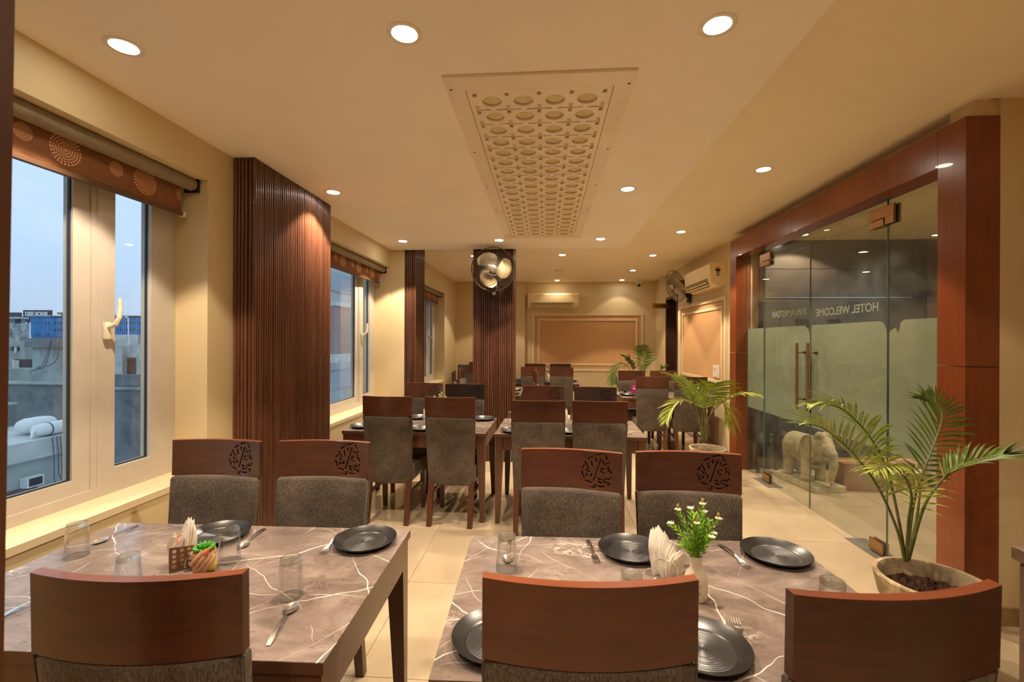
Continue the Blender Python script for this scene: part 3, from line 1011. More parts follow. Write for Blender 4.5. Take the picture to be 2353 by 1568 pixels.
# cartons
M_card = plain('brown_cardboard', (142, 106, 72), .85, 0, .2, .06)
M_tape = plain('tan_parcel_tape', (196, 156, 106), .35)
def carton(loc, rz, w_, d_, h_, label, strap=False):
    t = thing('carton', label, 'box', loc, rz)
    MB().box(-w_ / 2, w_ / 2, -d_ / 2, d_ / 2, 0, h_, bev=.003).build('box_body', M_card, t)
    f = MB(); f.box(-w_ / 2, w_ / 2, -d_ / 2, -.001, h_, h_ + .004); f.box(-w_ / 2, w_ / 2, .001, d_ / 2, h_, h_ + .004)
    f.build('flap', M_card, t)
    MB().box(-w_ / 2 - .001, w_ / 2 + .001, -.025, .025, h_ + .004, h_ + .005).build('tape', M_tape, t)
    MB().box(w_ * .20, w_ * .36, -d_ / 2 - .0015, -d_ / 2, h_ * .62, h_ * .80).build('paper_sticker', M_white, t)
    if strap:
        s_ = MB()
        for q in (-.24, .24):
            s_.box(w_ * q - .006, w_ * q + .006, -d_ / 2 - .002, d_ / 2 + .002, -.0, h_ + .007)
        s_.build('strap', M_white, t)
        MB().box(-w_ * .18, w_ * .1, -d_ / 2 - .0015, -d_ / 2, h_ * .3, h_ * .7).build('dark_print', M_lobgrey, t)
    return t
carton((3.20, 4.95, 0), math.radians(-2), .36, .26, .27, 'plain brown carton with a small white sticker beside the stone elephant')
carton((3.67, 5.08, 0), math.radians(4), .46, .30, .26, 'brown carton tied with white straps right of the plain carton', True)
bg_ = thing('plastic_bag', 'crumpled grey plastic bag on the lobby floor right of the strapped carton', 'bag', (4.12, 5.12, 0))
bm_ = MB(); bm_.ball((0, 0, .10), .17, 3, (1.2, .9, .62))
for v in bm_.bm.verts:
    k = .016 * math.sin(v.co.x * 60 + v.co.z * 31) + .014 * math.sin(v.co.y * 74 + v.co.x * 18)
    v.co *= 1 + k * 4
    v.co.z = max(0, v.co.z)
bm_.build('bag_body', plain('grey_plastic', (110, 104, 96), .35), bg_, smooth=True)
MB().tube([(-.02, 0, .19), (0, .01, .22), (.03, 0, .24)], [.025, .016, .03], 8).build('bag_knot', MATS['grey_plastic'], bg_, smooth=True)
# washroom doorway in the right wall
dw = struct(thing('door_3', '', '')); del dw['label']; del dw['category']
MB().box(XR - .012, XR + .2, 9.065, 9.118, 0, 2.355).build('jamb', wood('dark_brown_door_wood', (52, 24, 14), (74, 36, 20), .35), dw, bevel=.002)
MB().box(XR - .012, XR + .2, 8.335, 8.375, 0, 2.355).build('jamb', MATS['dark_brown_door_wood'], dw, bevel=.002)
MB().box(XR - .012, XR + .2, 8.377, 9.063, 2.305, 2.355).build('lintel', MATS['dark_brown_door_wood'], dw, bevel=.002)
wt = struct(MB().box(2.58, 3.4, 8.2, 9.9, 0, 2.775).build('wall_washroom', M_core))
for k in range(4):
    for j in range(4): MB().box(2.568, 2.58, 8.22 + k * .30, 8.517 + k * .30, .02 + j * .60, .617 + j * .60).build('wall_tile', plain('grey_wall_tile', (150, 148, 136), .2) if (k, j) == (0, 0) else MATS['grey_wall_tile'], wt)
# brass sign
sg = thing('washroom_sign', 'small brass sign reading WASH ROOM projecting beside the far doorway', 'sign', (2.36, 8.92, 2.135))
MB().box(-.30, 0, -.004, .004, 0, .10, bev=.001).build('sign_plate', M_brass, sg)
me = text_mesh('WASH ROOM', .052, .001, .0008)
o = link('lettering', me, M_black, sg); o.location = (-.285 + .03, -.0048, .034); o.rotation_euler = (PI / 2, 0, 0)
xs = [v.co.x for v in me.vertices]; o.scale = (.235 / (max(xs) - min(xs)), 1, 1)
MB().box(-.02, .012, -.008, .008, .02, .08).build('bracket', M_brass, sg)

# ------------------------------------------------------------------ wall panels with mouldings
def moulding_frame(parent, w_, h_, wd, dp, m, name):
    for a in range(2):
        MB().box(-w_ / 2, w_ / 2, -dp, 0, (a * 2 - 1) * h_ / 2 - (wd if a else 0), (a * 2 - 1) * h_ / 2 + (0 if a else wd)).build(name, m, parent, bevel=dp * .35)
        MB().box((a * 2 - 1) * w_ / 2 - (wd if a else 0), (a * 2 - 1) * w_ / 2 + (0 if a else wd), -dp * .99, 0, -h_ / 2 + wd, h_ / 2 - wd).build(name, m, parent, bevel=dp * .35)
def wall_panel(label, loc, rz, w_, h_, gap):
    t = thing('wall_panel', label, 'wall panel', loc, rz)
    MB().box(-w_ / 2 + .03, w_ / 2 - .03, -.004, 0, -h_ / 2 + .03, h_ / 2 - .03).build('wallpaper', M_weave, t)
    moulding_frame(t, w_, h_, .052, .022, M_sill, 'outer_moulding')
    moulding_frame(t, w_ - 2 * gap, h_ - 2 * gap, .04, .018, M_sill, 'inner_moulding')
    return t
wall_panel('wide woven wallpaper panel in double cream mouldings on the back wall', ((-.277 + 2.104) / 2, YB, (2.11 + .855) / 2), 0, 2.385, 1.255, .125)
wall_panel('woven wallpaper panel in double cream mouldings on the side wall under the fan', (XR, 7.14, 1.46), -PI / 2, 2.02, 1.30, .125)
sw = thing('switch_plate', 'white switch and socket plate on the lower corner of the side wall panel', 'switch', (XR - .006, 6.46, 1.09), -PI / 2)
MB().box(-.115, .115, -.012, 0, -.085, .085, bev=.003).build('plate', M_white, sw)
for k, x in enumerate((-.06, -.005)):
    MB().box(x - .018, x + .018, -.016, -.012, .015, .055, bev=.001).build('rocker', M_white, sw)
    MB().box(x - .014, x - .002, -.0165, -.016, .028, .042).build('red_mark', M_red, sw)
MB().box(-.04, .06, -.015, -.012, -.065, -.01, bev=.001).build('socket', M_white, sw)

# ------------------------------------------------------------------ air conditioners
def ac(label, loc, rz, w_, h_, d_, lab=False):
    t = thing('air_conditioner', label, 'air conditioner', loc, rz)
    n = 10
    prof = [(0, 0), (0, h_), (-d_ * .85, h_), (-d_ * .97, h_ * .93)] + [(-d_ * (1 - .05 * k / 4), h_ * (.9 - .62 * k / 4)) for k in range(5)] + [(-d_ * .80, h_ * .10), (-d_ * .5, 0)]
    m = MB().loft([[(x, y, z) for y, z in prof] for x in (-w_ / 2, -w_ / 2 + .012, w_ / 2 - .012, w_ / 2)])
    m.build('body', M_ac, t, smooth=30, bevel=.004)
    fl = MB(); fl.box(-w_ / 2 + .06, w_ / 2 - .10, -d_ * .99, -d_ * .93, h_ * .305, h_ * .325); fl.build('panel_gap', M_dark, t)
    L = MB()
    L.hexa([(-w_ / 2 + .07, -d_ * .955, h_ * .20), (w_ / 2 - .14, -d_ * .955, h_ * .20), (w_ / 2 - .14, -d_ * .80, h_ * .04), (-w_ / 2 + .07, -d_ * .80, h_ * .04)],
           [(-w_ / 2 + .07, -d_ * .975, h_ * .22), (w_ / 2 - .14, -d_ * .975, h_ * .22), (w_ / 2 - .14, -d_ * .84, h_ * .02), (-w_ / 2 + .07, -d_ * .84, h_ * .02)])
    L.build('louvre', M_ac, t)
    S = MB()
    for q, z, yy in ((0, .235, .965), (1, .125, .925), (2, .02, .82)):
        S.box(-w_ / 2 + .065, w_ / 2 - .13, -d_ * yy - .006, -d_ * yy + .008, h_ * z - .004, h_ * z + .004)
    S.build('outlet_slot', M_dark, t)
    if lab:
        e_ = MB().box(0, .003, -d_ * .66, -d_ * .38, h_ * .38, h_ * .62).build('energy_label', M_white, t, loc=(w_ / 2, 0, 0))
        pts = [(.036 * math.cos(PI * k / 12), .036 * math.sin(PI * k / 12)) for k in range(13)]
        for nm, mm, sgn in (('label_arc', plain('orange_label_print', (222, 140, 52), .5), 1), ('label_base', M_lobgrey, -1)):
            a_ = MB().prism([(x, y * sgn) if sgn > 0 else (x, -y) for x, y in pts], 0, .003)
            q = link(nm, a_.mesh(nm), mm, t)
            q.matrix_basis = Matrix(((0, 0, 1, w_ / 2), (1, 0, 0, -d_ * .52), (0, 1, 0, h_ * .70), (0, 0, 0, 1)))
        for k in range(3):
            MB().box(w_ / 2 + .003, w_ / 2 + .0045, -d_ * .62, -d_ * .42, h_ * (.42 + .06 * k), h_ * (.45 + .06 * k)).build('label_print', M_lobgrey, t)
    return t
ac('cream split air conditioner mounted high on the back wall above the wide panel', (.175, YB, 2.215), 0, 1.08, .31, .22)
ac('cream split air conditioner seen side-on high on the right wall beside the fan', (XR, 6.68, 2.235), -PI / 2, 1.08, .315, .22, True)
# the energy label faces the camera: it sits on the near end
# ------------------------------------------------------------------ camera on the back wall
cv = thing('security_camera', 'small white and black security camera under the ceiling by the back wall', 'camera', (1.96, 9.70, ZC))
MB().box(-.06, .06, -.05, .05, -.045, 0, bev=.004).build('mount', M_white, cv)
MB().lathe([(.034, -.045), (.034, -.075)], 20).build('collar', M_white, cv, smooth=True)
MB().ball((0, -.005, -.10), .034, 3).build('camera_ball', M_black, cv, smooth=True)
dt = tag(MB().lathe([(.085, 0), (.085, -.010), (.06, -.022), (.0, -.024)], 32).build('smoke_detector', M_ac, smooth=True, loc=(.246, 8.28, ZC)), 'flat unlit round disc on the raised ceiling between two downlights', 'smoke detector')
# ------------------------------------------------------------------ dining chairs (sitter faces local +y)
SAG = .033
def arc(x): return SAG * (x / .207) ** 2
RZ0, RZ1, RW = .887, 1.045, .207
YR = -.250                                                     # back of the rail at its middle
def bent_box(x0, x1, z0, z1, ya, yb, n=14, lean=0, skip=None):
    m = MB()
    rings = []
    for i in range(n + 1):
        x = x0 + (x1 - x0) * i / n
        d = arc(x)
        rings.append([(x, ya + d + lean * (z0 - RZ0), z0), (x, yb + d + lean * (z0 - RZ0), z0), (x, yb + d + lean * (z1 - RZ0), z1), (x, ya + d + lean * (z1 - RZ0), z1)])
    m.loft(rings)
    return m
LEAF = [  # monstera cut-out: strokes in centimetres about the leaf's middle (seen from the front), width
 ([(1.9, 4.75), (-1.15, -4.1)], .5), ([(-.2, 6.0), (2.7, 6.65)], .5), ([(3.5, 6.3), (4.5, 4.45)], .5),
 ([(-3.5, 4.2), (-1.45, 5.35)], .5), ([(-4.55, 3.05), (-3.95, 1.85), (-2.9, .35)], .55), ([(-5.8, .35), (-4.85, 1.7)], .5),
 ([(-6.1, -.9), (-4.9, -3.4)], .55), ([(-4.3, -4.35), (-2.1, -5.0)], .55), ([(-1.9, -6.75), (-.5, -6.85), (-.45, -5.5)], .5),
 ([(.75, -6.0), (2.0, -6.3), (3.3, -6.0)], .5), ([(.7, -4.35), (2.3, -4.75)], .6), ([(.6, -3.1), (1.75, -3.5)], .6),
 ([(2.6, -3.3), (3.5, -4.5), (4.9, -4.35)], .5), ([(3.3, -2.9), (5.3, -3.1), (5.85, -2.0)], .45), ([(4.6, -5.35), (5.5, -4.5)], .5),
 ([(3.3, .95), (1.75, .7), (1.95, -.5), (3.2, -.85)], .5), ([(2.8, 3.9), (2.6, 2.95), (3.7, 2.55), (4.4, 3.25), (5.3, 3.4)], .45),
 ([(4.75, 2.1), (4.75, .9), (4.75, -.2)], .5), ([(5.5, .75), (5.9, -.75)], .5),
 ([(.0, 4.7), (-.1, 3.35)], .55), ([(-1.9, 3.5), (-1.6, 1.35)], .55), ([(-4.2, .3), (-3.5, -.75), (-2.6, -.75)], .5),
 ([(-4.2, -1.65), (-3.5, -2.5)], .55), ([(-1.75, -1.4), (-2.3, -2.4)], .55)]
LX = -.104                                                      # local x of the leaf (right-hand side seen from the front)
def rail_mesh():
    t = .023; ply = .0115
    lw0, lw1 = LX - .072, LX + .072
    m = bent_box(-RW, RW, RZ0, RZ1, YR, YR + t - ply, 18, -.02)
    fr = [bent_box(-RW, lw0, RZ0, RZ1, YR + t - ply, YR + t, 4, -.02), bent_box(lw1, RW, RZ0, RZ1, YR + t - ply, YR + t, 10, -.02)]
    me = m.mesh('top_rail', bevel=.0015, seg=1)
    bm = bmesh.new(); bm.from_mesh(me)
    for f in fr:
        q = f.mesh('q'); bm.from_mesh(q)
    zc = (RZ0 + RZ1) / 2 + .0015
    outer = []
    n = 24
    for i in range(n): outer.append((lw0 + (lw1 - lw0) * i / n, RZ0))
    for i in range(12): outer.append((lw1, RZ0 + (RZ1 - RZ0) * i / 12))
    for i in range(n): outer.append((lw1 - (lw1 - lw0) * i / n, RZ1))
    for i in range(12): outer.append((lw0, RZ1 - (RZ1 - RZ0) * i / 12))
    holes = []
    for pts, wd in LEAF:
        # seen from the front the viewer's right is local -x
        P_ = [(LX - x * .0100, zc + z * .0105) for x, z in pts]
        holes.append(stroke(P_, wd * .0118))
    pl = holed(outer, holes, ply)
    for v in pl.vertices:
        x, z, d = v.co.x, v.co.y, v.co.z
        v.co = (x, YR + t - ply / 2 + d + arc(x) - .02 * (z - RZ0), z)
    bm.from_mesh(pl)
    bmesh.ops.recalc_face_normals(bm, faces=bm.faces[:])
    out = bpy.data.meshes.new('top_rail'); bm.to_mesh(out); bm.free()
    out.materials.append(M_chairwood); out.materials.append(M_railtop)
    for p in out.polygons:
        if p.normal.z > .75 and p.center.z > RZ1 - .004: p.material_index = 1  # up-facing edge takes the painted highlight colour
    out.shade_smooth(); out.set_sharp_from_angle(angle=math.radians(32))
    return out
def chair_proto():
    t = thing('dining_chair', '', 'chair')
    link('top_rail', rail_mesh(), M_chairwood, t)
    # upholstered back: curved in plan like the rail, tapering downwards
    m = MB(); rings = []
    zs = [.326, .332, .345, .43, .55, .68, .80, .872, .882, .886]
    for z in zs:
        k = (z - .326) / (.886 - .326)
        hw_ = .186 + .019 * k
        yb = -.203 - .052 * k
        sh = .010 if z in (zs[0], zs[-1]) else (.004 if z in (zs[1], zs[-2]) else 0)
        ring = []
        n = 14
        T = .058 - .010 * k
        for i in range(n + 1):
            x = -hw_ + 2 * hw_ * i / n
            e_ = 1 - min(1, (1 - abs(x) / hw_) / .06) if abs(x) > hw_ * .94 else 0
            ring.append((x * (1 - sh / hw_), yb + arc(x) + sh + e_ * .010, z))
        for i in range(n, -1, -1):
            x = -hw_ + 2 * hw_ * i / n
            e_ = 1 - min(1, (1 - abs(x) / hw_) / .06) if abs(x) > hw_ * .94 else 0
            ring.append((x * (1 - sh / hw_), yb + arc(x) + T - sh - e_ * .010 + .006 * (1 - (x / hw_) ** 2), z))
        rings.append(ring)
    m.loft(rings)
    bk = m.build('upholstered_back', M_fabric, t, smooth=50)
    # piped side seams of the back cover
    for s_ in (-1, 1):
        MB().tube([(s_ * (.188 + .018 * k), -.203 - .052 * k + arc(.2) + .012, .334 + .548 * k) for k in (0, .25, .5, .75, 1)], .0035, 6).build('piping', M_fabric, bk, smooth=True)
    st = MB().box(-.205, .205, -.165, .235, .362, .470, bev=0)
    for v in st.bm.verts:
        if v.co.y < 0: v.co.x *= .92
    st.build('seat', M_fabric, t, smooth=60, bevel=.028, seg=3)
    MB().box(-.186, .186, -.18, .218, .335, .364).build('seat_frame', M_legwood, t, bevel=.002)
    for s_ in (-1, 1):
        x = s_ * .178; d = .016
        MB().hexa([(x - d, .185, 0), (x + d, .185, 0), (x + d, .185 + 2 * d, 0), (x - d, .185 + 2 * d, 0)],
                  [(x - .022, .175, .338), (x + .022, .175, .338), (x + .022, .219, .338), (x - .022, .219, .338)]).build('leg', M_legwood, t, bevel=.002)
        x = s_ * .168
        MB().hexa([(x - .019, -.240, 0), (x + .019, -.240, 0), (x + .019, -.202, 0), (x - .019, -.202, 0)],
                  [(x - .021, -.176, .355), (x + .021, -.176, .355), (x + .021, -.140, .355), (x - .021, -.140, .355)]).build('leg', M_legwood, t, bevel=.002)
        MB().box(s_ * .174 - .010, s_ * .174 + .010, -.19, .20, .225, .252).build('stretcher', M_legwood, t, bevel=.002)
    return t
CH = chair_proto()
first = [True]
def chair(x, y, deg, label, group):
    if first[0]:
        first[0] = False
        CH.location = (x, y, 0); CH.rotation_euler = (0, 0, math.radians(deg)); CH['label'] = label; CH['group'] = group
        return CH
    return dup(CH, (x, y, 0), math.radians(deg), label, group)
G = 'dining chairs around the marble tables'
def away(x, y, a, label): return chair(x + .217 * math.sin(math.radians(a)), y + .217 * math.cos(math.radians(a)), a, label, G)
def facing(x, y, a, label): return chair(x - .195 * math.sin(math.radians(a)), y - .195 * math.cos(math.radians(a)), 180 + a, label, G)
away(-.822, .834, 4.0, 'dark wooden dining chair seen from behind nearest the camera at the left near table')
away(.064, .884, 3.2, 'reddish brown chair back seen from behind at the left of the near right table')
away(.586, .890, 9.0, 'chair seen from behind with a lamp-lit orange top edge, turned slightly, nearest the palm')
facing(-1.475, 1.940, -.5, 'grey upholstered chair with leaf carving facing the camera beside the nearest window')
facing(-.979, 1.962, .8, 'grey upholstered chair with leaf carving facing the camera before the big slatted column')
facing(.064, 1.888, -6.5, 'leaf-carved chair facing the camera, turned slightly, left one behind the near right table')
facing(.573, 1.892, -1.5, 'leaf-carved chair facing the camera behind the vase of white flowers')
away(-1.268, 3.635, -2, 'chair seen from behind at the middle left table, the one nearer the window')
away(-.738, 3.620, -3, 'chair seen from behind at the middle left table, the one nearer the aisle')
away(-.044, 3.486, -.7, 'chair seen from behind at the middle right table, left of the napkin stand')
away(.438, 3.498, -2.5, 'chair seen from behind with light flecks on its fabric, right of the napkin stand')
facing(-1.319, 4.795, -4, 'leaf-carved chair facing the camera just right of the second slatted column')
facing(-.834, 4.715, 0, 'very dark leaf-carved chair facing the camera before the slatted pillar with the fan')
facing(-.036, 4.610, -3, 'dark red leaf-carved chair facing the camera on the far side of the middle right table')
facing(.474, 4.558, -4, 'nearly black leaf-carved chair facing the camera on the far side of the middle right table')
away(-.20, 8.02, -2, 'small distant chair seen from behind at the far table, the one next to the pillar')
away(.315, 8.00, -3, 'small distant chair seen from behind at the far table, right of the napkin glass')
facing(-.215, 9.15, -3, 'distant chair against the back wall, mostly hidden, left one under the wide panel')
facing(.296, 9.20, -3, 'distant chair against the back wall, mostly hidden, second from the pillar under the wide panel')
away(1.421, 6.04, -3, 'grey chair seen from behind at the table with the water bottle')
away(1.901, 6.04, -2, 'dark chair seen from behind that is partly covered by the middle palm')
facing(1.350, 7.20, 0, 'leaf-carved chair behind the water bottle facing the camera')
facing(1.840, 7.20, 0, 'chair behind the table with the water bottle, hidden by the palm frond')
away(-1.44, 8.62, -2, 'distant chair seen from behind just left of the slatted pillar')
facing(-1.42, 9.72, 0, 'distant chair against the back wall left of the slatted pillar')
chair(-1.13, 6.66, -84, 'leaf-carved chair turned sideways left of the pillar, the nearer of two', G)
chair(-1.13, 7.25, -93, 'leaf-carved chair turned sideways left of the pillar, the farther of two', G)
chair(-.34, 6.64, 92, 'chair seen edge-on right of the pillar, the nearer of two', G)
chair(-.37, 7.24, 88, 'chair seen edge-on right of the pillar, the farther of two', G)

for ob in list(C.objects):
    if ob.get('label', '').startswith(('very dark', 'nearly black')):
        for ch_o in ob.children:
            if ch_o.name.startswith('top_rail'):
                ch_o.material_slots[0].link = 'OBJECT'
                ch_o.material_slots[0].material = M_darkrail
# ------------------------------------------------------------------ tables
TH = .737
def table_proto(w_, d_):
    t = thing('dining_table', '', 'table')
    MB().box(-w_ / 2, w_ / 2, -d_ / 2, d_ / 2, TH - .0025, TH).build('marble_top', M_marble, t)
    MB().box(-w_ / 2, w_ / 2, -d_ / 2, d_ / 2, TH - .030, TH - .0026).build('table_edge', M_tablewood, t, bevel=.001)
    i = .008
    a = MB()
    z0, z1 = TH - .130, TH - .034
    a.box(-w_ / 2 + .07, w_ / 2 - .07, -d_ / 2 + i, -d_ / 2 + i + .02, z0, z1); a.box(-w_ / 2 + .07, w_ / 2 - .07, d_ / 2 - i - .02, d_ / 2 - i, z0, z1)
    a.box(-w_ / 2 + i, -w_ / 2 + i + .02, -d_ / 2 + .07, d_ / 2 - .07, z0, z1); a.box(w_ / 2 - i - .02, w_ / 2 - i, -d_ / 2 + .07, d_ / 2 - .07, z0, z1)
    a.box(-w_ / 2 + i + .03, w_ / 2 - i - .03, -d_ / 2 + i + .03, d_ / 2 - i - .03, z1 - .006, TH - .0302)
    a.build('apron', M_tablewood, t)
    for sx in (-1, 1):
        for sy in (-1, 1):
            ox, oy = sx * (w_ / 2 - i), sy * (d_ / 2 - i)
            def sq(s, z): 
                xs_ = sorted((ox, ox - sx * s)); ys_ = sorted((oy, oy - sy * s))
                return [(xs_[0], ys_[0], z), (xs_[1], ys_[0], z), (xs_[1], ys_[1], z), (xs_[0], ys_[1], z)]
            R = [sq(.036, 0), sq(.066, z0), sq(.066, TH - .0305)]
            m = MB(); m.loft(R); m.build('leg', M_tablewood, t, bevel=.0015)
    return t
TGR = 'marble-topped dining tables'
T0 = table_proto(1.225, .762)
T0.location = (-1.141, 1.407, 0); T0.rotation_euler = (0, 0, math.radians(1.4)); T0['group'] = TGR
T0['label'] = 'marble-topped table nearest the camera on the window side'
def table(x, y, deg, label): return dup(T0, (x, y, 0), math.radians(deg), label, TGR)
T1 = table(.342, 1.408, 1.8, 'marble-topped table nearest the camera on the palm side, with the white vase')
T2 = table(-1.090, 4.105, -1.0, 'marble-topped table in the middle row on the window side')
T3 = table(.212, 4.075, -1.6, 'marble-topped table in the middle row on the aisle side')
T4 = table(.02, 8.56, -2, 'marble-topped table at the back by the wide wall panel')
T5 = table(1.665, 6.65, 0, 'marble-topped table with the water bottle behind the middle palm')
T6 = table(-.72, 6.95, 90, 'marble-topped table set lengthwise behind the slatted pillar')
T7 = table(-1.235, 9.18, 0, 'marble-topped table in the far left corner, hidden behind the pillar')
# ------------------------------------------------------------------ tableware
def plate_proto():
    t = thing('dinner_plate', '', 'plate')
    R = .114
    prof = [(0, .004)]
    for k in range(1, 61):
        r = .079 * k / 60
        prof.append((r, .0045 + .0006 * math.sin(r / .0062 * 2 * PI) * (1 if r > .006 else .3)))
    MB().lathe([(.0, .0045)] + prof[1:] + [(.0795, .003), (.0, .003)], 64).build('ringed_well', M_plate_mid, t, smooth=35)
    MB().lathe([(.079, .003), (.082, .0055), (.088, .0075), (.104, .0155), (.112, .0205), (R, .0218), (R + .001, .0205), (.109, .0145), (.095, .004), (.082, .0), (.06, .0), (.06, .002), (.079, .0028)], 64, closed=True).build('rim', M_plate, t, smooth=50)
    return t
PL = plate_proto()
pfirst = [True]
PG = 'matt black ringed plates on the tables'
def plate(x, y, label):
    if pfirst[0]:
        pfirst[0] = False
        PL.location = (x, y, TH + .0004); PL['label'] = label; PL['group'] = PG
        return PL
    return dup(PL, (x, y, TH + .0004), random.random() * 6, label, PG)
plate(-1.259, 1.672, 'black plate behind the napkin holder on the near left table')
plate(-.672, 1.672, 'black plate at the far right corner of the near left table')
plate(.312, 1.672, 'black plate left of the napkins on the near right table')
plate(.822, 1.683, 'black plate with bluish rings at the far right of the near right table')
plate(-.118, 1.150, 'black plate half hidden by a chair back at the left of the near right table')
plate(.390, 1.155, 'black plate showing between the two near chair backs on the palm side')
plate(-1.590, 3.900, 'black plate at the window end of the middle left table')
plate(-1.235, 4.390, 'black plate on the far side of the middle left table by the window-side chair')
plate(-1.040, 3.835, 'black plate between the two chair backs of the middle left table')
plate(-.590, 4.370, 'black plate at the far aisle corner of the middle left table')
plate(-.250, 3.815, 'black plate at the near left corner of the middle right table')
plate(.200, 3.830, 'black plate between the two chair backs of the middle right table')
plate(1.172, 6.545, 'black plate beside the water bottle')
plate(-.470, 8.78, 'distant black plate next to the pillar on the back table')
plate(-.430, 8.36, 'distant black plate on the near side of the back table by the pillar')
plate(-.08, 8.76, 'distant black plate on the far side of the back table left of the napkin glass')
plate(.093, 8.28, 'distant black plate on the near side of the back table between the chairs')
plate(.50, 8.66, 'distant black plate at the right end of the back table')
plate(-.468, 7.02, 'black plate on the lengthwise table behind the pillar, the farther of two')
plate(-.470, 6.52, 'black plate on the lengthwise table behind the pillar, the nearer of two')

def glass_proto():
    t = thing('drinking_glass', '', 'glass')
    H_ = .116
    outer = [(.0365, .0), (.0352, .02), (.0335, .05), (.0315, .085), (.0300, .104)]
    inner = [(.0284, .100), (.0300, .085), (.0320, .05), (.0337, .02), (.0350, .0)]
    MB().lathe(outer + inner, 40, closed=True).build('tumbler_wall', M_tumbler, t, smooth=60)
    MB().lathe([(0, .100), (.0262, .1003), (.0285, .103), (.0300, .1045), (.0300, .1120), (.0285, .1152), (.0255, H_), (.0225, .1150), (.018, .1120), (.0, .1113)], 40).build('thick_base', M_thick, t, smooth=60)
    return t
GL = glass_proto()
gfirst = [True]
GG = 'upside-down glass tumblers on the tables'
def tumbler_at(x, y, label):
    if gfirst[0]:
        gfirst[0] = False
        GL.location = (x, y, TH + .0004); GL['label'] = label; GL['group'] = GG
        return GL
    return dup(GL, (x, y, TH + .0004), 0, label, GG)
tumbler_at(-1.642, 1.490, 'upturned tumbler on the near left table nearest the window')
tumbler_at(-1.246, 1.282, 'upturned tumbler half hidden by the near left chair back')
tumbler_at(-1.083, 1.498, 'upturned tumbler in front of the black plate right of the succulent')
tumbler_at(-.753, 1.306, 'upturned tumbler right above the large spoon on the near left table')
tumbler_at(-.124, 1.517, 'upturned tumbler near the left edge of the near right table')
tumbler_at(.246, 1.295, 'upturned tumbler whose base peeks over the middle near chair back')
tumbler_at(.478, 1.560, 'upturned tumbler behind the white napkins and vase')
tumbler_at(.785, 1.301, 'upturned tumbler peeking over the right near chair back by the palm')
tumbler_at(-.305, 4.155, 'upturned tumbler at the left end of the middle right table')
tumbler_at(.275, 4.150, 'upturned tumbler right of the napkins on the middle right table')
tumbler_at(.03, 8.55, 'distant tumbler beside the napkins on the back table')

def strip(profile, thick=.0014):
    """profile: (y, half width, z, dip) along the piece; a thin dished strip"""
    m = MB(); rings = []
    n = 6
    for y, hw_, z, dip in profile:
        top = [(hw_ * (2 * i / n - 1), y, z - dip * (1 - (2 * i / n - 1) ** 2) + thick / 2) for i in range(n + 1)]
        bot = [(p[0], p[1], p[2] - thick) for p in top[::-1]]
        rings.append(top + bot)
    m.loft(rings)
    return m
def spoon_proto():
    t = thing('spoon', '', 'spoon')
    L_ = .185
    hd = []
    for k in range(9):
        u = k / 8
        hd.append((-.092 + .128 * u, .0050 * (1 - u) ** 1.2 + .0027, .0022 + .010 * math.sin(PI * u) ** 1.0 * .75 + .003 * u, 0))
    hd[0] = (-.0925, .0052, .002, 0)
    strip(hd, .0018).build('handle', M_steel, t, smooth=50)
    bw = []
    for k in range(13):
        u = k / 12
        y = .034 + .058 * u
        wv = .0195 * math.sin(PI * min(1, .06 + u * .94)) ** .62 if u < .97 else .006
        wv = max(wv, .0032)
        bw.append((y, wv, .0066 - .0015 * u, .0062 * math.sin(PI * u) ** .8))
    strip(bw, .0012).build('bowl', M_steel, t, smooth=60)
    return t
def fork_proto():
    t = thing('fork', '', 'fork')
    hd = []
    for k in range(9):
        u = k / 8
        hd.append((-.092 + .118 * u, .0045 * (1 - u) ** 1.2 + .0030, .002 + .008 * math.sin(PI * u) + .004 * u, 0))
    strip(hd, .0018).build('handle', M_steel, t, smooth=50)
    hdp = [(.025, .0034, .0062, 0), (.032, .0075, .0055, .001), (.040, .0112, .0042, .0015), (.050, .0118, .0030, .001), (.054, .0118, .0028, .0)]
    strip(hdp, .0014).build('head', M_steel, t, smooth=60)
    for k in range(4):
        x = -.0098 + .00653 * k
        m = MB(); m.loft([[(x - .0019 * s, y, z), (x + .0019 * s, y, z), (x + .0019 * s, y, z + .0014), (x - .0019 * s, y, z + .0014)] for y, z, s in ((.053, .0021, 1), (.066, .0016, .95), (.080, .0026, .85), (.090, .0050, .5))])
        m.build('tine', M_steel, t)
    return t
SPN = spoon_proto(); FRK = fork_proto()
used = {'s': False, 'f': False}
def lay(kind, p, q, label):
    """p: point of the bowl or tines, q: end of the handle (x, y)"""
    cx_, cy_ = (p[0] + q[0]) / 2, (p[1] + q[1]) / 2
    rz = math.atan2(p[1] - q[1], p[0] - q[0]) - PI / 2
    src = SPN if kind == 's' else FRK
    grp = 'steel spoons on the tables' if kind == 's' else 'steel forks on the tables'
    if not used[kind]:
        used[kind] = True
        src.location = (cx_, cy_, TH + .0004); src.rotation_euler = (0, 0, rz); src['label'] = label; src['group'] = grp
        return src
    return dup(src, (cx_, cy_, TH + .0004), rz, label, grp)
def ext(p, q, L_=.18):
    d = math.hypot(p[0] - q[0], p[1] - q[1]); k = L_ / d
    mx, my = (p[0] + q[0]) / 2, (p[1] + q[1]) / 2
    return (mx + (p[0] - mx) * k, my + (p[1] - my) * k), (mx + (q[0] - mx) * k, my + (q[1] - my) * k)
lay('s', *ext((-1.665, 1.575), (-1.661, 1.745)), 'steel spoon by the window end of the near left table')
lay('s', *ext((-1.106, 1.580), (-1.123, 1.757)), 'steel spoon right of the tumbler by the black plate on the near left table')
lay('s', *ext((-.723, 1.290), (-.680, 1.066)), 'large shiny spoon lying nearest the camera on the near left table')
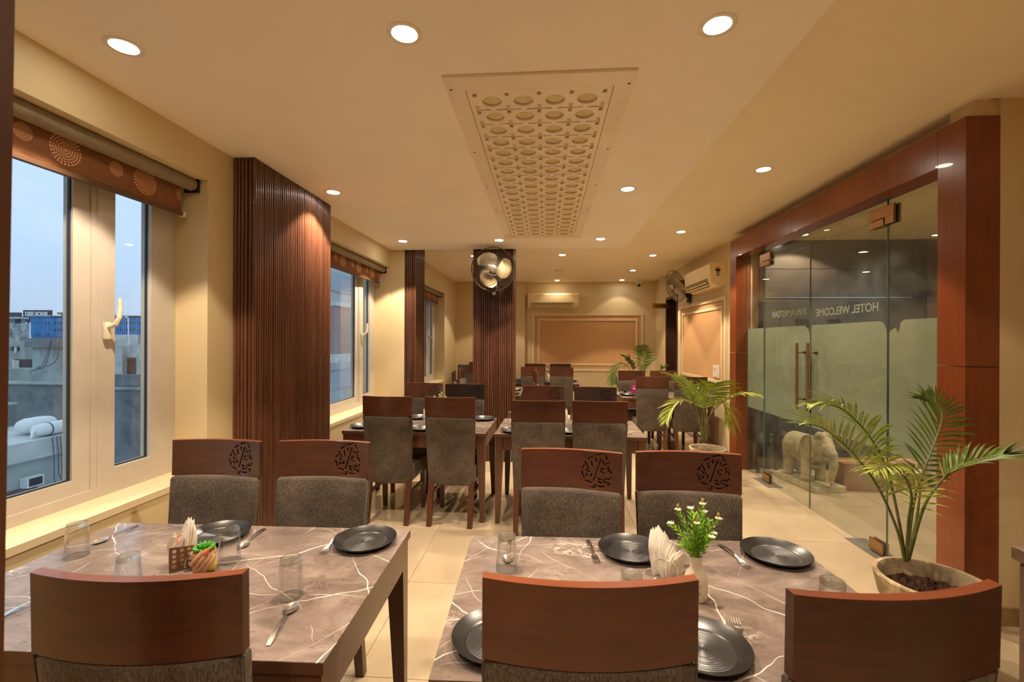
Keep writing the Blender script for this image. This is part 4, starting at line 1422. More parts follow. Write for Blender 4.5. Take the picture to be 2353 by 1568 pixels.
lay('s', *ext((-.124, 1.56), (-.130, 1.73)), 'steel spoon seen through the tumbler on the near right table')
lay('s', *ext((-1.44, 1.30), (-1.478, 1.13)), 'steel spoon at the far left, half hidden by the near chair and the door post')
lay('f', *ext((-.786, 1.565), (-.800, 1.738)), 'steel fork left of the black plate on the near left table')
lay('f', *ext((.183, 1.578), (.166, 1.755)), 'steel fork left of the black plate on the near right table')
lay('f', *ext((.688, 1.585), (.655, 1.75)), 'steel fork beside the plate with bluish rings')
lay('f', *ext((.522, 1.285), (.490, 1.12)), 'steel fork with its prongs showing beside the right near chair back')
lay('f', *ext((.70, 3.80), (.722, 3.96)), 'steel fork at the right end of the middle right table')

# napkin stands
def fold_napkin(t, x, y, rz, h_, w_, lean, m=M_napkin, name='napkin', tip=.5):
    """a folded paper napkin standing up: thin layered leaves that meet in a rounded point"""
    b = MB()
    n = 10
    for lay_ in range(3):
        rings = []
        sh = (lay_ - 1) * .0032
        hk = 1 - .06 * abs(lay_ - 1)
        for k in range(n + 1):
            u = k / n
            hw_ = w_ / 2 * (1 if u < .45 else max(.05, 1 - ((u - .45) / .55) ** 2.4))
            off = w_ * (tip - .5) * max(0, u - .3) * 1.4
            zz = h_ * hk * u
            yy = lean * u ** 1.5 + sh * (1 + 1.6 * u)
            cv = .0035 * math.sin(PI * u)
            rings.append([(-hw_ + off, yy + cv, zz), (off, yy - cv, zz), (hw_ + off, yy + cv, zz), (hw_ + off, yy + cv + .0011, zz), (off, yy - cv + .0011, zz), (-hw_ + off, yy + cv + .0011, zz)])
        b.loft(rings)
    return b.build(name, m, t, smooth=35, loc=(x, y, .004), rot=(0, 0, rz))
def napkin_holder(loc, rz, label, spread):
    t = thing('napkin_holder', label, 'napkin holder', loc, rz)
    for s_ in (-1, 1):
        hs = []
        for i in range(3):
            for j in range(4):
                cx_, cy_ = -.020 + .020 * i, .014 + .0165 * j
                hs.append([(cx_ + .0058 * math.cos(2 * PI * k / 14), cy_ + .0065 * math.sin(2 * PI * k / 14)) for k in range(14)])
        me = holed([(-.034, 0), (.034, 0), (.034, .072), (-.034, .078)], hs, .003)
        o = link('side_panel', me, M_napwood, t)
        o.matrix_basis = Matrix(((0, 0, 1, s_ * .032), (1, 0, 0, 0), (0, 1, 0, .002), (0, 0, 0, 1)))
    MB().box(-.034, .034, -.034, .034, 0, .004, bev=.001).build('base', M_napwood, t)
    return t
nh = napkin_holder((-1.216, 1.450, TH + .0004), math.radians(-52), 'brown pierced wooden napkin holder full of white paper napkins on the near left table', 1)
for i, (x, y, r, h_, w_, ln, tp) in enumerate(((-.018, -.012, .5, .108, .06, -.010, .3), (-.006, -.002, .3, .118, .055, -.004, .6), (.002, .010, -.2, .155, .05, .012, .5), (.012, .016, .1, .150, .05, .018, .5), (.018, .004, -.5, .158, .045, .022, .6), (.010, -.012, .8, .105, .055, -.006, .7), (-.016, .012, -.4, .120, .05, .0, .4))):
    fold_napkin(nh, x * .7, y * .7, r + .85, h_, w_ * 1.0, ln, tip=tp)
rp = MB()
for k in range(5): rp.box(-.012 + .0002 * k, .012, -.0125, -.0115, .088 + .007 * k, .091 + .007 * k)
rp.build('red_print', M_red, nh, loc=(.020, .0, 0), rot=(0, 0, .1))
def napkin_stand(loc, rz, label, H_=.135):
    t = thing('napkin_stand', label, 'napkin holder', loc, rz)
    m = MB()
    m.box(-.04, .04, -.03, .03, 0, .003, bev=.001)
    for s_ in (-1, 1):
        m.tube([(-.036, s_ * .028, .003), (-.036, s_ * .030, .05), (-.02, s_ * .031, .064), (.02, s_ * .031, .064), (.036, s_ * .030, .05), (.036, s_ * .028, .003)], .002, 8)
    m.build('wire_frame', M_steel, t, smooth=40)
    rnd = random.Random(int(loc[0] * 1000) + 3)
    for k in range(7):
        x = -.027 + .009 * k
        hh = H_ * (1.0 if k < 4 else .66) * rnd.uniform(.86, 1.1)
        fold_napkin(t, x, rnd.uniform(-.006, .006), PI / 2 - .75 + rnd.uniform(-.45, .45), hh, rnd.uniform(.036, .050), rnd.uniform(-.012, .012) + (.018 if k < 4 else -.012), tip=rnd.uniform(.15, .85))
    return t
napkin_stand((.400, 1.512, TH + .0004), math.radians(-25), 'stand of tall white folded napkins beside the white vase', .150)
napkin_stand((-1.065, 4.10, TH + .0004), math.radians(60), 'napkins standing on the middle left table between two chair backs', .135)
napkin_stand((.200, 4.165, TH + .0004), math.radians(70), 'napkins standing on the middle right table between two chair backs', .135)
napkin_stand((.110, 8.66, TH + .0004), math.radians(30), 'distant napkins standing on the back table between two chairs', .135)

# sculpted ceramic planter with a succulent
sp_ = thing('succulent_planter', 'small tan and yellow sculpted ceramic planter with a bright green succulent', 'planter', (-1.124, 1.432, TH + .0004), .2)
b = MB()
b.lathe([(.0, .0), (.030, 0), (.034, .010), (.033, .035), (.037, .062), (.035, .066), (.028, .060), (.026, .040), (0, .038)], 28)
for v in b.bm.verts:
    a = math.atan2(v.co.y, v.co.x)
    k = 1 + .05 * math.sin(3 * a + v.co.z * 60) + .03 * math.sin(5 * a - v.co.z * 90)
    v.co.x *= k; v.co.y *= k
b.build('pot', M_clay, sp_, smooth=50)
b = MB()
for k, (x, z) in enumerate(((-.022, .030), (-.010, .022), (.004, .016), (.016, .012))):
    b.tube([(x, -.030, z), (x + .012, -.038, z + .016), (x + .026, -.034, z + .034), (x + .030, -.026, z + .046)], [.0065, .0075, .007, .005], 8)
b.build('folded_finger_relief', M_clay, sp_, smooth=True)
b = MB(); b.ball((.028, -.014, .030), .019, 3, (1, .9, 1.55)); b.ball((.034, -.028, .046), .006, 2); b.ball((.020, -.030, .036), .0055, 2)
b.build('yellow_side', M_yellow, sp_, smooth=True)
MB().tube([(.008, -.030, .058), (.020, -.030, .070), (.032, -.026, .084)], [.004, .0085, .003], 10).build('coral_bud', M_coral, sp_, smooth=True)
for k in range(26):
    ring = 0 if k < 6 else (1 if k < 14 else 2)
    cnt = (6, 8, 12)[ring]; kk = k - (0, 6, 14)[ring]
    a = 2 * PI * kk / cnt + ring * .3
    tilt = (1.25, .8, .30)[ring]; L_ = (.022, .030, .036)[ring]
    d = Vector((math.cos(a) * math.cos(tilt), math.sin(a) * math.cos(tilt), math.sin(tilt)))
    base = Vector((0, 0, .064))
    MB().tube([base, base + d * L_ * .45, base + d * L_ * .8 + Vector((0, 0, .002)), base + d * L_ + Vector((0, 0, .004))], [.003, .0062, .005, .001], 7).build('succulent_leaf', M_succ, sp_, smooth=True)

# white bottle vase with flowers
va = thing('flower_vase', 'off-white bottle-shaped vase holding green sprigs with white flowers', 'vase', (.452, 1.392, TH + .0004))
MB().lathe([(0, 0), (.030, 0), (.0325, .004), (.033, .05), (.0325, .062), (.028, .074), (.020, .084), (.0165, .094), (.0160, .112), (.0185, .122), (.0185, .126), (.0150, .125), (.0135, .112), (.0135, .094), (0, .09)], 36).build('bottle', M_vase, va, smooth=60)
b = MB()
for (a0_, a1_, z) in ((-2.25, -1.95, .046), (-1.88, -1.80, .047), (-1.70, -1.62, .046), (-1.50, -1.44, .047), (-2.2, -1.45, .0265), (-2.1, -1.55, .031)):
    n = 5
    hh = .005 if z > .04 else .0022
    lo = [(.0334 * math.cos(a0_ + (a1_ - a0_) * k / n), .0334 * math.sin(a0_ + (a1_ - a0_) * k / n), z) for k in range(n + 1)]
    hi = [(p[0], p[1], z + hh) for p in lo]
    for k in range(n): b.quad(lo[k], lo[k + 1], hi[k + 1], hi[k])
b.build('worn_brown_print', M_brownprint, va)
rnd = random.Random(5)
tips = [(-.075, .0, .215), (-.045, .03, .245), (-.020, -.01, .265), (.018, .0, .275), (.030, .02, .245), (.062, -.005, .235), (.055, .01, .185), (-.005, -.02, .225), (.035, -.03, .19), (-.05, -.02, .165), (.005, .03, .24), (.05, .03, .22)]
for i, tp in enumerate(tips):
    p0 = Vector((tp[0] * .08, tp[1] * .08, .118)); p2 = Vector(tp); p1 = (p0 + p2) / 2 + Vector((-tp[0] * .15, 0, .02))
    pts = [p0 * (1 - u) ** 2 + p1 * 2 * u * (1 - u) + p2 * u * u for u in [k / 9 for k in range(10)]]
    s = MB().tube(pts, [.0018] * 9 + [.0010], 6)
    for k in range(46):
        u = .10 + .90 * k / 45
        c_ = p0 * (1 - u) ** 2 + p1 * 2 * u * (1 - u) + p2 * u * u
        a = k * 2.4
        tg = (p2 - p0).normalized()
        side = tg.cross(Vector((math.cos(a), math.sin(a), .1))).normalized()
        d = (side * .8 + tg * .75).normalized()
        L_ = rnd.uniform(.018, .027) * (1.15 - .4 * u)
        wv = d.cross(tg).normalized() * .0030
        m0 = c_ + d * L_ * .5
        up_ = d.cross(wv).normalized() * .0006
        s.quad(c_, m0 + wv + up_, c_ + d * L_, m0 - wv + up_)
    s.build('sprig', M_sprig, va)
    if i in (0, 1, 2, 3, 4, 5, 6, 7, 8):
        f = MB(); ctr = p2 + Vector((0, 0, .003))
        for k in range(6):
            a = 2 * PI * k / 6
            d = Vector((math.cos(a), math.sin(a), .35)).normalized()
            f.ball(ctr + d * .0062, .0052, 1, (1, .75, .55), d.to_track_quat('X', 'Z').to_matrix())
        fo = f.build('flower', M_flower, va, smooth=True)
        if i in (1, 3, 5, 7): MB().ball(ctr + Vector((0, 0, .012)), .0042, 1, (1, 1, 2.2)).build('flower_centre', M_bud, fo, smooth=True)
# tiny flowers on the middle left table, tips showing over the chair back
v2 = dup(va, (-.955, 4.12, TH + .0004), 1.0, 'flower vase on the middle left table with only its tips showing over a chair back')

# water bottle
wbt = thing('water_bottle', 'clear water bottle with a magenta label and cap on the table behind the middle palm', 'bottle', (1.222, 6.36, TH + .0004))
MB().lathe([(0, 0), (.030, 0), (.033, .006), (.033, .05), (.031, .056), (.033, .062), (.033, .150), (.031, .165), (.022, .192), (.0145, .205), (.0135, .222), (0, .222)], 24).build('bottle_body', M_tumbler, wbt, smooth=50)
MB().lathe([(.0335, .052), (.0342, .054), (.0342, .150), (.0335, .152)], 24, closed=False).build('label_band', plain('magenta_label', (160, 34, 120), .4), wbt, smooth=50)
MB().box(-.018, .012, -.0352, -.0338, .11, .125).build('label_mark', M_white, wbt)
MB().lathe([(.0155, .215), (.0155, .236), (0, .237)], 20).build('cap', MATS['magenta_label'], wbt, smooth=40)
sc_ = thing('sauce_bowl', 'tiny dark bowl on the far side of the table with the water bottle', 'bowl', (1.20, 6.90, TH + .0004))
MB().lathe([(0, 0), (.018, 0), (.026, .012), (.032, .028), (.030, .028), (.022, .010), (0, .008)], 24).build('bowl_body', M_black, sc_, smooth=50)
MB().ball((0, 0, .012), .020, 2, (1, 1, .3)).build('sauce', M_soil, sc_, smooth=True)
# ------------------------------------------------------------------ potted palms
def spline(P_, n):
    P_ = [Vector(p) for p in P_]
    Q = [P_[0] * 2 - P_[1]] + P_ + [P_[-1] * 2 - P_[-2]]
    out = []
    segs = len(P_) - 1
    for i in range(n + 1):
        t = segs * i / n
        k = min(int(t), segs - 1); u = t - k
        a, b, c, d = Q[k:k + 4]
        out.append(.5 * ((2 * b) + (c - a) * u + (2 * a - 5 * b + 4 * c - d) * u * u + (3 * b - a - 3 * c + d) * u ** 3))
    return out
def leaflet(m, base, d, side_up, L_, wd, droop):
    """a narrow folded blade"""
    rings = []
    n = 5
    d = d.normalized()
    w_ = d.cross(side_up).normalized()
    up_ = w_.cross(d).normalized()
    for k in range(n + 1):
        u = k / n
        p = base + d * L_ * u + Vector((0, 0, -1)) * droop * L_ * u * u
        hw_ = wd * (.35 + 1.5 * u if u < .35 else (1 - ((u - .35) / .65) ** 1.6) * .9 + .03)
        rings.append([p - w_ * hw_ + up_ * hw_ * .35, p, p + w_ * hw_ + up_ * hw_ * .35])
    m.loft(rings, cap=False, cyclic=False)
def frond(parent, ctrl, nl, L_, wd, mat, u0=.38, droop=.35, joined=False, splay=.9, rad=.0065, rnd=random, updir=None, tipk=.45, lift=.25):
    pts = spline(ctrl, 36)
    n = len(pts)
    f = MB().tube(pts, [rad * (1 - .8 * i / (n - 1)) + .0006 for i in range(n)], 7)
    if not joined: fo = f.build('frond', M_stem, parent, smooth=True)
    for k in range(nl):
        u = u0 + (1 - u0) * (k + .5) / nl
        i = min(n - 2, int(u * (n - 1)))
        p = pts[i].lerp(pts[i + 1], u * (n - 1) - i)
        t = (pts[min(i + 1, n - 1)] - pts[max(i - 1, 0)]).normalized()
        up_ = updir or Vector((0, 0, 1))
        s = t.cross(up_)
        if s.length < .15: s = t.cross(Vector((1, 0, 0)))
        s.normalize()
        nrm = s.cross(t).normalized()
        for sg in (-1, 1):
            v = (k + .5) / nl
            fwd = .45 + .75 * v + rnd.uniform(-.08, .08)
            d = (s * sg * splay + t * fwd + nrm * (lift + rnd.uniform(-.08, .08))).normalized()
            ll = L_ * (math.sin(PI * (.16 + .80 * v)) ** .7) * rnd.uniform(.88, 1.06)
            if v > .9: ll *= 1 - tipk * (v - .9) * 8
            if joined: leaflet(f, p, d, nrm, ll, wd, droop * rnd.uniform(.6, 1.4))
            else:
                m = MB(); leaflet(m, p, d, nrm, ll, wd, droop * rnd.uniform(.6, 1.4))
                m.build('leaflet', mat, fo, smooth=True)
    if joined:
        o = f.build('frond', mat, parent, smooth=True)
        return o
    return fo
def pot_shape(t, r, h_):
    k = r / .226
    MB().lathe([(.0, .0), (.145 * k, 0), (.178 * k, h_ * .45), (.196 * k, h_ * .70), (.203 * k, h_ * .72), (.222 * k, h_ * .95), (r, h_ * .985), (r * .985, h_), (r * .90, h_), (r * .88, h_ * .98), (r * .84, h_ * .82), (r * .80, h_ * .6), (0, h_ * .6)], 56).build('pot', M_pot, t, smooth=35)
    s = MB()
    n = 14
    s.bm.verts.ensure_lookup_table()
    rings = []
    for i in range(n + 1):
        rr = r * .845 * i / n
        rings.append([(rr * math.cos(2 * PI * q / 40), rr * math.sin(2 * PI * q / 40), h_ * .80 + (.012 * math.sin(q * 1.7 + i * 2.1) + .010 * math.sin(q * 3.1 - i * 1.3) if 0 < i < n else 0)) for q in range(40)])
    for i in range(n): s.loft([rings[i], rings[i + 1]], cap=False)
    bmesh.ops.remove_doubles(s.bm, verts=s.bm.verts[:], dist=.0004)
    so = s.build('soil', M_soil, t, smooth=True)
    rnd = random.Random(3)
    for q in range(26):
        a = rnd.uniform(0, 2 * PI); rr = r * .75 * math.sqrt(rnd.random())
        c_ = Vector((rr * math.cos(a), rr * math.sin(a), h_ * .80 + .012))
        m = MB(); leaflet(m, c_, Vector((rnd.uniform(-1, 1), rnd.uniform(-1, 1), .25)), Vector((0, 0, 1)), rnd.uniform(.02, .05), .006, .4)
        m.build('dry_leaf', M_soil, so)
def palm(label, loc, r, h_, fronds, group='potted palms', joined=False):
    t = thing('potted_palm', label, 'plant', loc, 0, group)
    pot_shape(t, r, h_)
    O = Vector(loc)
    for f in fronds:
        ctrl = [Vector(p) - O for p in f['p']]
        kw = {k: v for k, v in f.items() if k != 'p'}
        frond(t, ctrl, joined=joined, **kw)
    return t
def path(y, pts, dy=0.0):
    """points of a frond in the vertical plane through depth y, drifting dy deeper towards the tip"""
    n = len(pts)
    return [at_y(px, py, y + dy * i / (n - 1)) for i, (px, py) in enumerate(pts)]
R1 = random.Random(11)
y1 = 2.29
palm('potted palm in a cement pot before the mahogany post, nearest the camera', (1.83, y1, 0), .226, .385, [
    dict(p=path(y1, [(2079, 1290), (2062, 1220), (2024, 1132), (1977, 1062), (1924, 1009), (1880, 980), (1842, 975)], -.12), nl=32, L_=.26, wd=.0072, mat=M_leaf, u0=.30, droop=.15, splay=.62, rnd=R1),
    dict(p=path(y1, [(2081, 1288), (2064, 1190), (2040, 1085), (2006, 1015), (1965, 965), (1920, 934), (1862, 930)], -.05), nl=32, L_=.23, wd=.0072, mat=M_leaf, u0=.34, droop=.35, splay=.6, rnd=R1),
    dict(p=path(y1 + .03, [(2084, 1288), (2098, 1165), (2120, 1088), (2146, 1022), (2164, 965), (2157, 936), (2130, 908)], .16), nl=26, L_=.24, wd=.0072, mat=M_leaf_dark, u0=.28, droop=.18, splay=1.0, rnd=R1, updir=Vector((.25, -1, .2)), lift=.0),
    dict(p=path(y1, [(2087, 1290), (2122, 1168), (2158, 1112), (2186, 1086), (2230, 1068), (2290, 1052), (2312, 1040)], -.10), nl=26, L_=.22, wd=.0084, mat=M_leaf_dark, u0=.40, droop=.22, splay=.55, rnd=R1),
    dict(p=path(y1, [(2083, 1290), (2088, 1200), (2094, 1135), (2070, 1085), (2040, 1072), (2005, 1085)], -.22), nl=18, L_=.18, wd=.0055, mat=M_leaf_pale, u0=.35, droop=.35, splay=.9, rnd=R1),
    dict(p=path(y1, [(2084, 1288), (2103, 1210), (2112, 1150), (2112, 1112), (2090, 1088), (2060, 1080)], .10), nl=16, L_=.17, wd=.005, mat=M_leaf_pale, u0=.30, droop=.4, splay=.9, rnd=R1),
])
y2 = 5.02
def z2(pts): return [(1400 + x / 5.6, 780 + y / 5.6) for x, y in pts]
palm('potted palm in a pale cement pot beside the far end of the glass doors', (1.745, y2, 0), .19, .365, [
    dict(p=path(y2, z2([(1200, 1300), (1180, 1100), (1120, 900), (1060, 740), (980, 610), (860, 500), (730, 440)]), -.25), nl=24, L_=.24, wd=.014, mat=M_leaf, u0=.42, droop=.25, splay=.8, rnd=R1),
    dict(p=path(y2, z2([(1195, 1300), (1160, 1080), (1080, 900), (990, 800), (880, 820), (790, 930), (735, 1060)]), -.15), nl=20, L_=.20, wd=.012, mat=M_leaf_pale, u0=.40, droop=.3, splay=.7, rnd=R1),
    dict(p=path(y2, z2([(1210, 1300), (1200, 1000), (1240, 820), (1300, 690), (1350, 600), (1380, 560)]), -.3), nl=26, L_=.30, wd=.011, mat=M_leaf, u0=.34, droop=.25, splay=1.0, rnd=R1, updir=Vector((.1, -1, .2)), lift=0.),
    dict(p=path(y2, z2([(1225, 1300), (1260, 1080), (1310, 960), (1420, 840), (1560, 760), (1720, 715), (1930, 720)]), -.35), nl=26, L_=.26, wd=.013, mat=M_leaf_pale, u0=.45, droop=.3, splay=.75, rnd=R1),
    dict(p=path(y2, z2([(1215, 1300), (1230, 1020), (1200, 830), (1130, 700), (1050, 640)]), .15), nl=22, L_=.28, wd=.010, mat=M_leaf, u0=.40, droop=.35, splay=.9, rnd=R1),
    dict(p=path(y2, z2([(1220, 1300), (1275, 1050), (1340, 880), (1420, 790), (1480, 860), (1500, 1000)]), .12), nl=16, L_=.26, wd=.012, mat=M_leaf_pale, u0=.55, droop=.7, splay=.35, rnd=R1),
])
y3 = 8.55
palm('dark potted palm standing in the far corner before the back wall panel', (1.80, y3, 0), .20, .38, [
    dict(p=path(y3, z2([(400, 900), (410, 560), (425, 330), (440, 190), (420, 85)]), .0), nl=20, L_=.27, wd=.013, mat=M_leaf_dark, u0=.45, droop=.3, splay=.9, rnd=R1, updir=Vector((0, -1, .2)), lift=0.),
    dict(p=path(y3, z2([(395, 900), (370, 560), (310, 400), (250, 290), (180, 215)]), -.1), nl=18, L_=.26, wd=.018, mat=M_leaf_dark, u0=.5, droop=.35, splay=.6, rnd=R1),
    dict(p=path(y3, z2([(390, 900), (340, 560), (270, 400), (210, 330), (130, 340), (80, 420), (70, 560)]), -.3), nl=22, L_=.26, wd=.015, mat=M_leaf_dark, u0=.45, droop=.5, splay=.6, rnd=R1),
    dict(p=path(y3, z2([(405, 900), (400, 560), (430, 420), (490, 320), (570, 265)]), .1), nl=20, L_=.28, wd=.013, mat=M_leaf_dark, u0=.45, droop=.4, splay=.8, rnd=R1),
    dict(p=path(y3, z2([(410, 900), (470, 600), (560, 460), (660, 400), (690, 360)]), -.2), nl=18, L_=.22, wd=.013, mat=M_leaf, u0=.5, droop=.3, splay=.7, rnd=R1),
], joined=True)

# ------------------------------------------------------------------ wall fans
M_blade = plain('beige_fan_blade', (178, 156, 118), .4, 0, .5, .04)
def fan(label, mount, head, normal, mount_n):
    """mount: point on the wall; head: centre of the cage; normal: where the fan faces"""
    t = thing('wall_fan', label, 'fan', mount)
    Mo = Vector(mount)
    hc = Vector(head) - Mo
    nrm = Vector(normal).normalized()
    q = nrm.to_track_quat('Z', 'Y').to_matrix().to_4x4()
    T = Matrix.Translation(hc) @ q
    def put(m, name, mat, smooth=True, parent=t):
        o = m.build(name, mat, parent, smooth=smooth)
        for v in o.data.vertices: v.co = T @ v.co
        return o
    R_ = .258
    wires = MB()
    def dome(r, s): return s * (.062 * (1 - (r / R_) ** 2.2) + .004)
    for k in range(72):
        a = 2 * PI * k / 72
        rr = [.048, .10, .16, .215, .245, R_]
        wires.tube([(r * math.cos(a + (r - .05) * .4), r * math.sin(a + (r - .05) * .4), dome(r, 1) if r < R_ else 0) for r in rr], .0016, 4)
    for r in (.075, .155):
        wires.tube([(r * math.cos(2 * PI * k / 40), r * math.sin(2 * PI * k / 40), dome(r, 1)) for k in range(41)], .0018, 4)
    put(wires, 'front_grille', M_chrome_dark)
    back = MB()
    for k in range(60):
        a = 2 * PI * k / 60
        back.tube([(r * math.cos(a), r * math.sin(a), -.085 * (1 - (r / R_) ** 3)) for r in (.05, .12, .19, .235, R_)], .0016, 4)
    put(back, 'rear_grille', M_chrome_dark)
    ring = MB().tube([(R_ * math.cos(2 * PI * k / 64), R_ * math.sin(2 * PI * k / 64), -.004) for k in range(65)], .0055, 8)
    put(ring, 'rim', M_chrome_dark)
    put(MB().lathe([(0, .078), (.030, .076), (.044, .071), (.048, .064), (.046, .060), (0, .060)], 32), 'badge', M_steel)
    put(MB().lathe([(0, .0795), (.024, .0788), (.026, .076), (0, .076)], 24), 'badge_centre', M_steel)
    put(MB().lathe([(.0, .040), (.032, .038), (.040, .028), (.040, .002), (0, .002)], 28), 'hub', M_blade)
    for k in range(3):
        a0_ = 2 * PI * k / 3 + 1.75
        b = MB(); rings = []
        n = 10
        for i in range(n + 1):
            r = .034 + .186 * i / n
            u = i / n
            half = (.34 + .50 * math.sin(PI * min(1, u * .85 + .08)) ** 1.1) * (1 if u < .85 else 1 - (u - .85) * 2.2)
            sw_ = a0_ + .55 * u
            rings.append([(r * math.cos(sw_ + half * j), r * math.sin(sw_ + half * j), .018 + .030 * j * (.5 + .5 * u)) for j in (-1, -.6, -.2, .2, .6, 1)] )
        rings = [rg + [(p[0], p[1], p[2] - .002) for p in rg[::-1]] for rg in rings]
        b.loft(rings)
        put(b, 'blade', M_blade)
    put(MB().lathe([(0, -.195), (.045, -.19), (.058, -.17), (.062, -.11), (.055, -.07), (.030, -.06), (0, -.06)], 28), 'motor', M_black)
    mn = Vector(mount_n)
    motor = hc - nrm * .12
    MB().tube([motor, motor + Vector((0, 0, -.09)), Vector((0, 0, .05)) + mn * .07, Vector((0, 0, 0)) + mn * .035], [.020, .022, .026, .03], 10).build('arm', M_black, t, smooth=True)
    ang = math.atan2(mn.y, mn.x) + PI / 2
    bs = MB().box(-.058, .058, -.055, 0, -.075, .085, bev=.018)
    bo = bs.build('base_box', M_black, t, smooth=40, rot=(0, 0, ang))
    MB().lathe([(0, -.010), (.018, -.010), (.024, -.002), (.024, 0), (0, 0)], 24, 0, -.056, -.015, axis='y').build('speed_knob', M_blade, bo, smooth=50)
    MB().tube([Vector((0, 0, -.07)) + mn * .03, Vector((.0, .0, -.13)) + mn * .02, Vector((.02, 0, -.10)) + mn * .012, mn * .01 + Vector((.05, 0, .02))], .003, 6).build('cord', M_black, t, smooth=True)
    return t
fan('round black wall fan with beige blades on the slatted pillar, facing the camera', (-.625, 5.606, 2.10), (-.612, 5.36, 2.350), (.06, -1, -.10), (0, -1, 0))
fan('black wall fan seen from its side on the right wall beside the air conditioner', (XR, 7.62, 2.215), (2.085, 7.50, 2.395), (-.92, -.27, -.30), (-1, 0, 0))

# ------------------------------------------------------------------ service counter at the right
ct = thing('service_counter', 'dark sided counter with a stone top at the right edge of the view', 'counter', (1.752, 1.842, 0))
MB().box(0, .95, -1.25, 0, TH - .003, TH).build('stone_top', M_marble, ct)
MB().box(0, .95, -1.25, 0, TH - .046, TH - .0031).build('counter_edge', plain('brown_stone_edge', (96, 72, 54), .3, 0, .5, .2, 20), ct, bevel=.002)
M_ctr = plain('dark_taupe_laminate', (92, 70, 54), .4, 0, .5, .04)
MB().box(.016, .93, -1.22, -.016, .0, TH - .048).build('counter_body', M_ctr, ct, bevel=.003)
for k in range(2): MB().box(.010, .016, -1.20 + .60 * k, -.62 + .60 * k, .06, TH - .06).build('side_board', M_ctr, ct, bevel=.002)

# ------------------------------------------------------------------ the town outside the windows
K_dark = concrete('stained_dark_concrete', (92, 100, 106), (128, 136, 140), .5)
K_grey = concrete('blue_grey_plaster', (128, 140, 142), (166, 176, 176), .45)
K_pale = concrete('pale_weathered_plaster', (150, 158, 160), (198, 204, 202), .7)
K_old = concrete('white_flaked_wall', (92, 96, 104), (186, 190, 194), 1.1)
K_brick = concrete('grey_brick', (140, 140, 146), (160, 160, 164), 2)
K_pink = concrete('pink_grey_render', (150, 128, 126), (168, 146, 142), .4)
K_shade = plain('dark_window_void', (44, 48, 56), .5)
K_blue = plain('bright_blue_sheet_metal', (58, 146, 206), .5, 0, .4, .12, 2)
K_brownd = plain('brown_painted_door', (96, 60, 54), .6)
K_white = plain('white_tank_plastic', (224, 228, 230), .5)
K_board = plain('dark_slate_board', (58, 68, 84), .6)
struct(MB().box(-160, -2.6, -60, 160, -10.2, -10).build('ground', K_dark))
def rect(px0, px1, py0, py1, Y):
    a = at_y(px0, py0, Y); b = at_y(px1, py1, Y)
    return a.x, b.x, b.z, a.z
def block(t, name, r, Y, depth, m, bev=.0):
    x0, x1, z0, z1 = r
    O = t.location
    b = MB().box(x0 - O.x, x1 - O.x, Y - O.y, Y + depth - O.y, z0 - O.z, z1 - O.z)
    return b.build(name, m, t, bevel=bev)
def bld(name, label, cat, px, Y): return thing(name, label, cat, (at_y(px, 784, Y).x, Y, -10))
# billboard
t = bld('billboard', 'dark rooftop billboard with pale letters DEE SONS beyond the blue shed', 'billboard', 84, 46)
r = rect(53, 115, 713, 741, 46)
block(t, 'board', r, 46, .25, K_board)
me = text_mesh('DEE SONS', .52, .01, .03)
xs = [v.co.x for v in me.vertices]
a = at_y(58, 725.5, 46); b_ = at_y(110, 717, 46)
for v in me.vertices: v.co.x = (v.co.x - min(xs)) * (b_.x - a.x) / (max(xs) - min(xs)); v.co.y *= (b_.z - a.z) / .37
o = link('lettering', me, K_white, t); o.location = (a.x - t.location.x, -.02, a.z + 10); o.rotation_euler = (PI / 2, 0, 0)
for px in (62, 84, 106):
    block(t, 'post', rect(px - .8, px + .8, 741, 1050, 46), 46.05, .1, K_board)
# rooftop boxes
t = bld('rooftop_room', 'flat dark rooftop room on the skyline right of the billboard', 'building', 165, 45)
block(t, 'wall', rect(140, 196, 722, 1060, 45), 45, 3, K_board); block(t, 'roof_slab', rect(138, 199, 718.5, 723, 45), 44.7, 3.6, K_dark)
t = bld('rooftop_room', 'rooftop room with a flat canopy at the far left of the skyline', 'building', 30, 42)
block(t, 'wall', rect(-20, 47, 733, 1080, 42), 42, .4, K_grey); block(t, 'roof_slab', rect(-24, 53, 729, 733.5, 42), 41.5, 1.0, K_pale)
block(t, 'window', rect(37, 48, 733.5, 744, 42), 41.9, .1, K_shade); block(t, 'tank_room', rect(-20, 35, 718, 729, 42), 42.2, .4, K_board)
# blue shed of corrugated sheets
t = bld('blue_shed', 'bright blue corrugated metal shed on a neighbouring roof', 'shed', 200, 38)
r = rect(71, 352, 730, 776, 38)
n = 22
for k in range(n):
    x0 = r[0] + (r[1] - r[0]) * k / n; x1 = r[0] + (r[1] - r[0]) * (k + 1) / n
    zt = r[3] + .10 * math.cos(k * .5) * .5 + .05
    m = MB().box(x0 - t.location.x, x1 - t.location.x, 0, .05, r[2] + 10, zt + 10)
    for q in range(3):
        xx = x0 + (x1 - x0) * (q + .5) / 3 - t.location.x
        m.box(xx - .06, xx + .06, -.05, 0, r[2] + 10, zt + 10)
    m.build('corrugated_sheet', K_blue, t)
block(t, 'roof_sheet', (r[0] - .2, r[1] + .2, r[3] + .1, r[3] + .18), 37.8, 5, K_pale)
block(t, 'side_wall', (r[0], r[1], -10, r[3] + .02), 38.06, 4.8, K_blue)
for px in (90, 110):
    for py in (742, 769): block(t, 'latch_bar', rect(px - 5, px + 5, py, py + 1.6, 38), 37.92, .03, K_board)
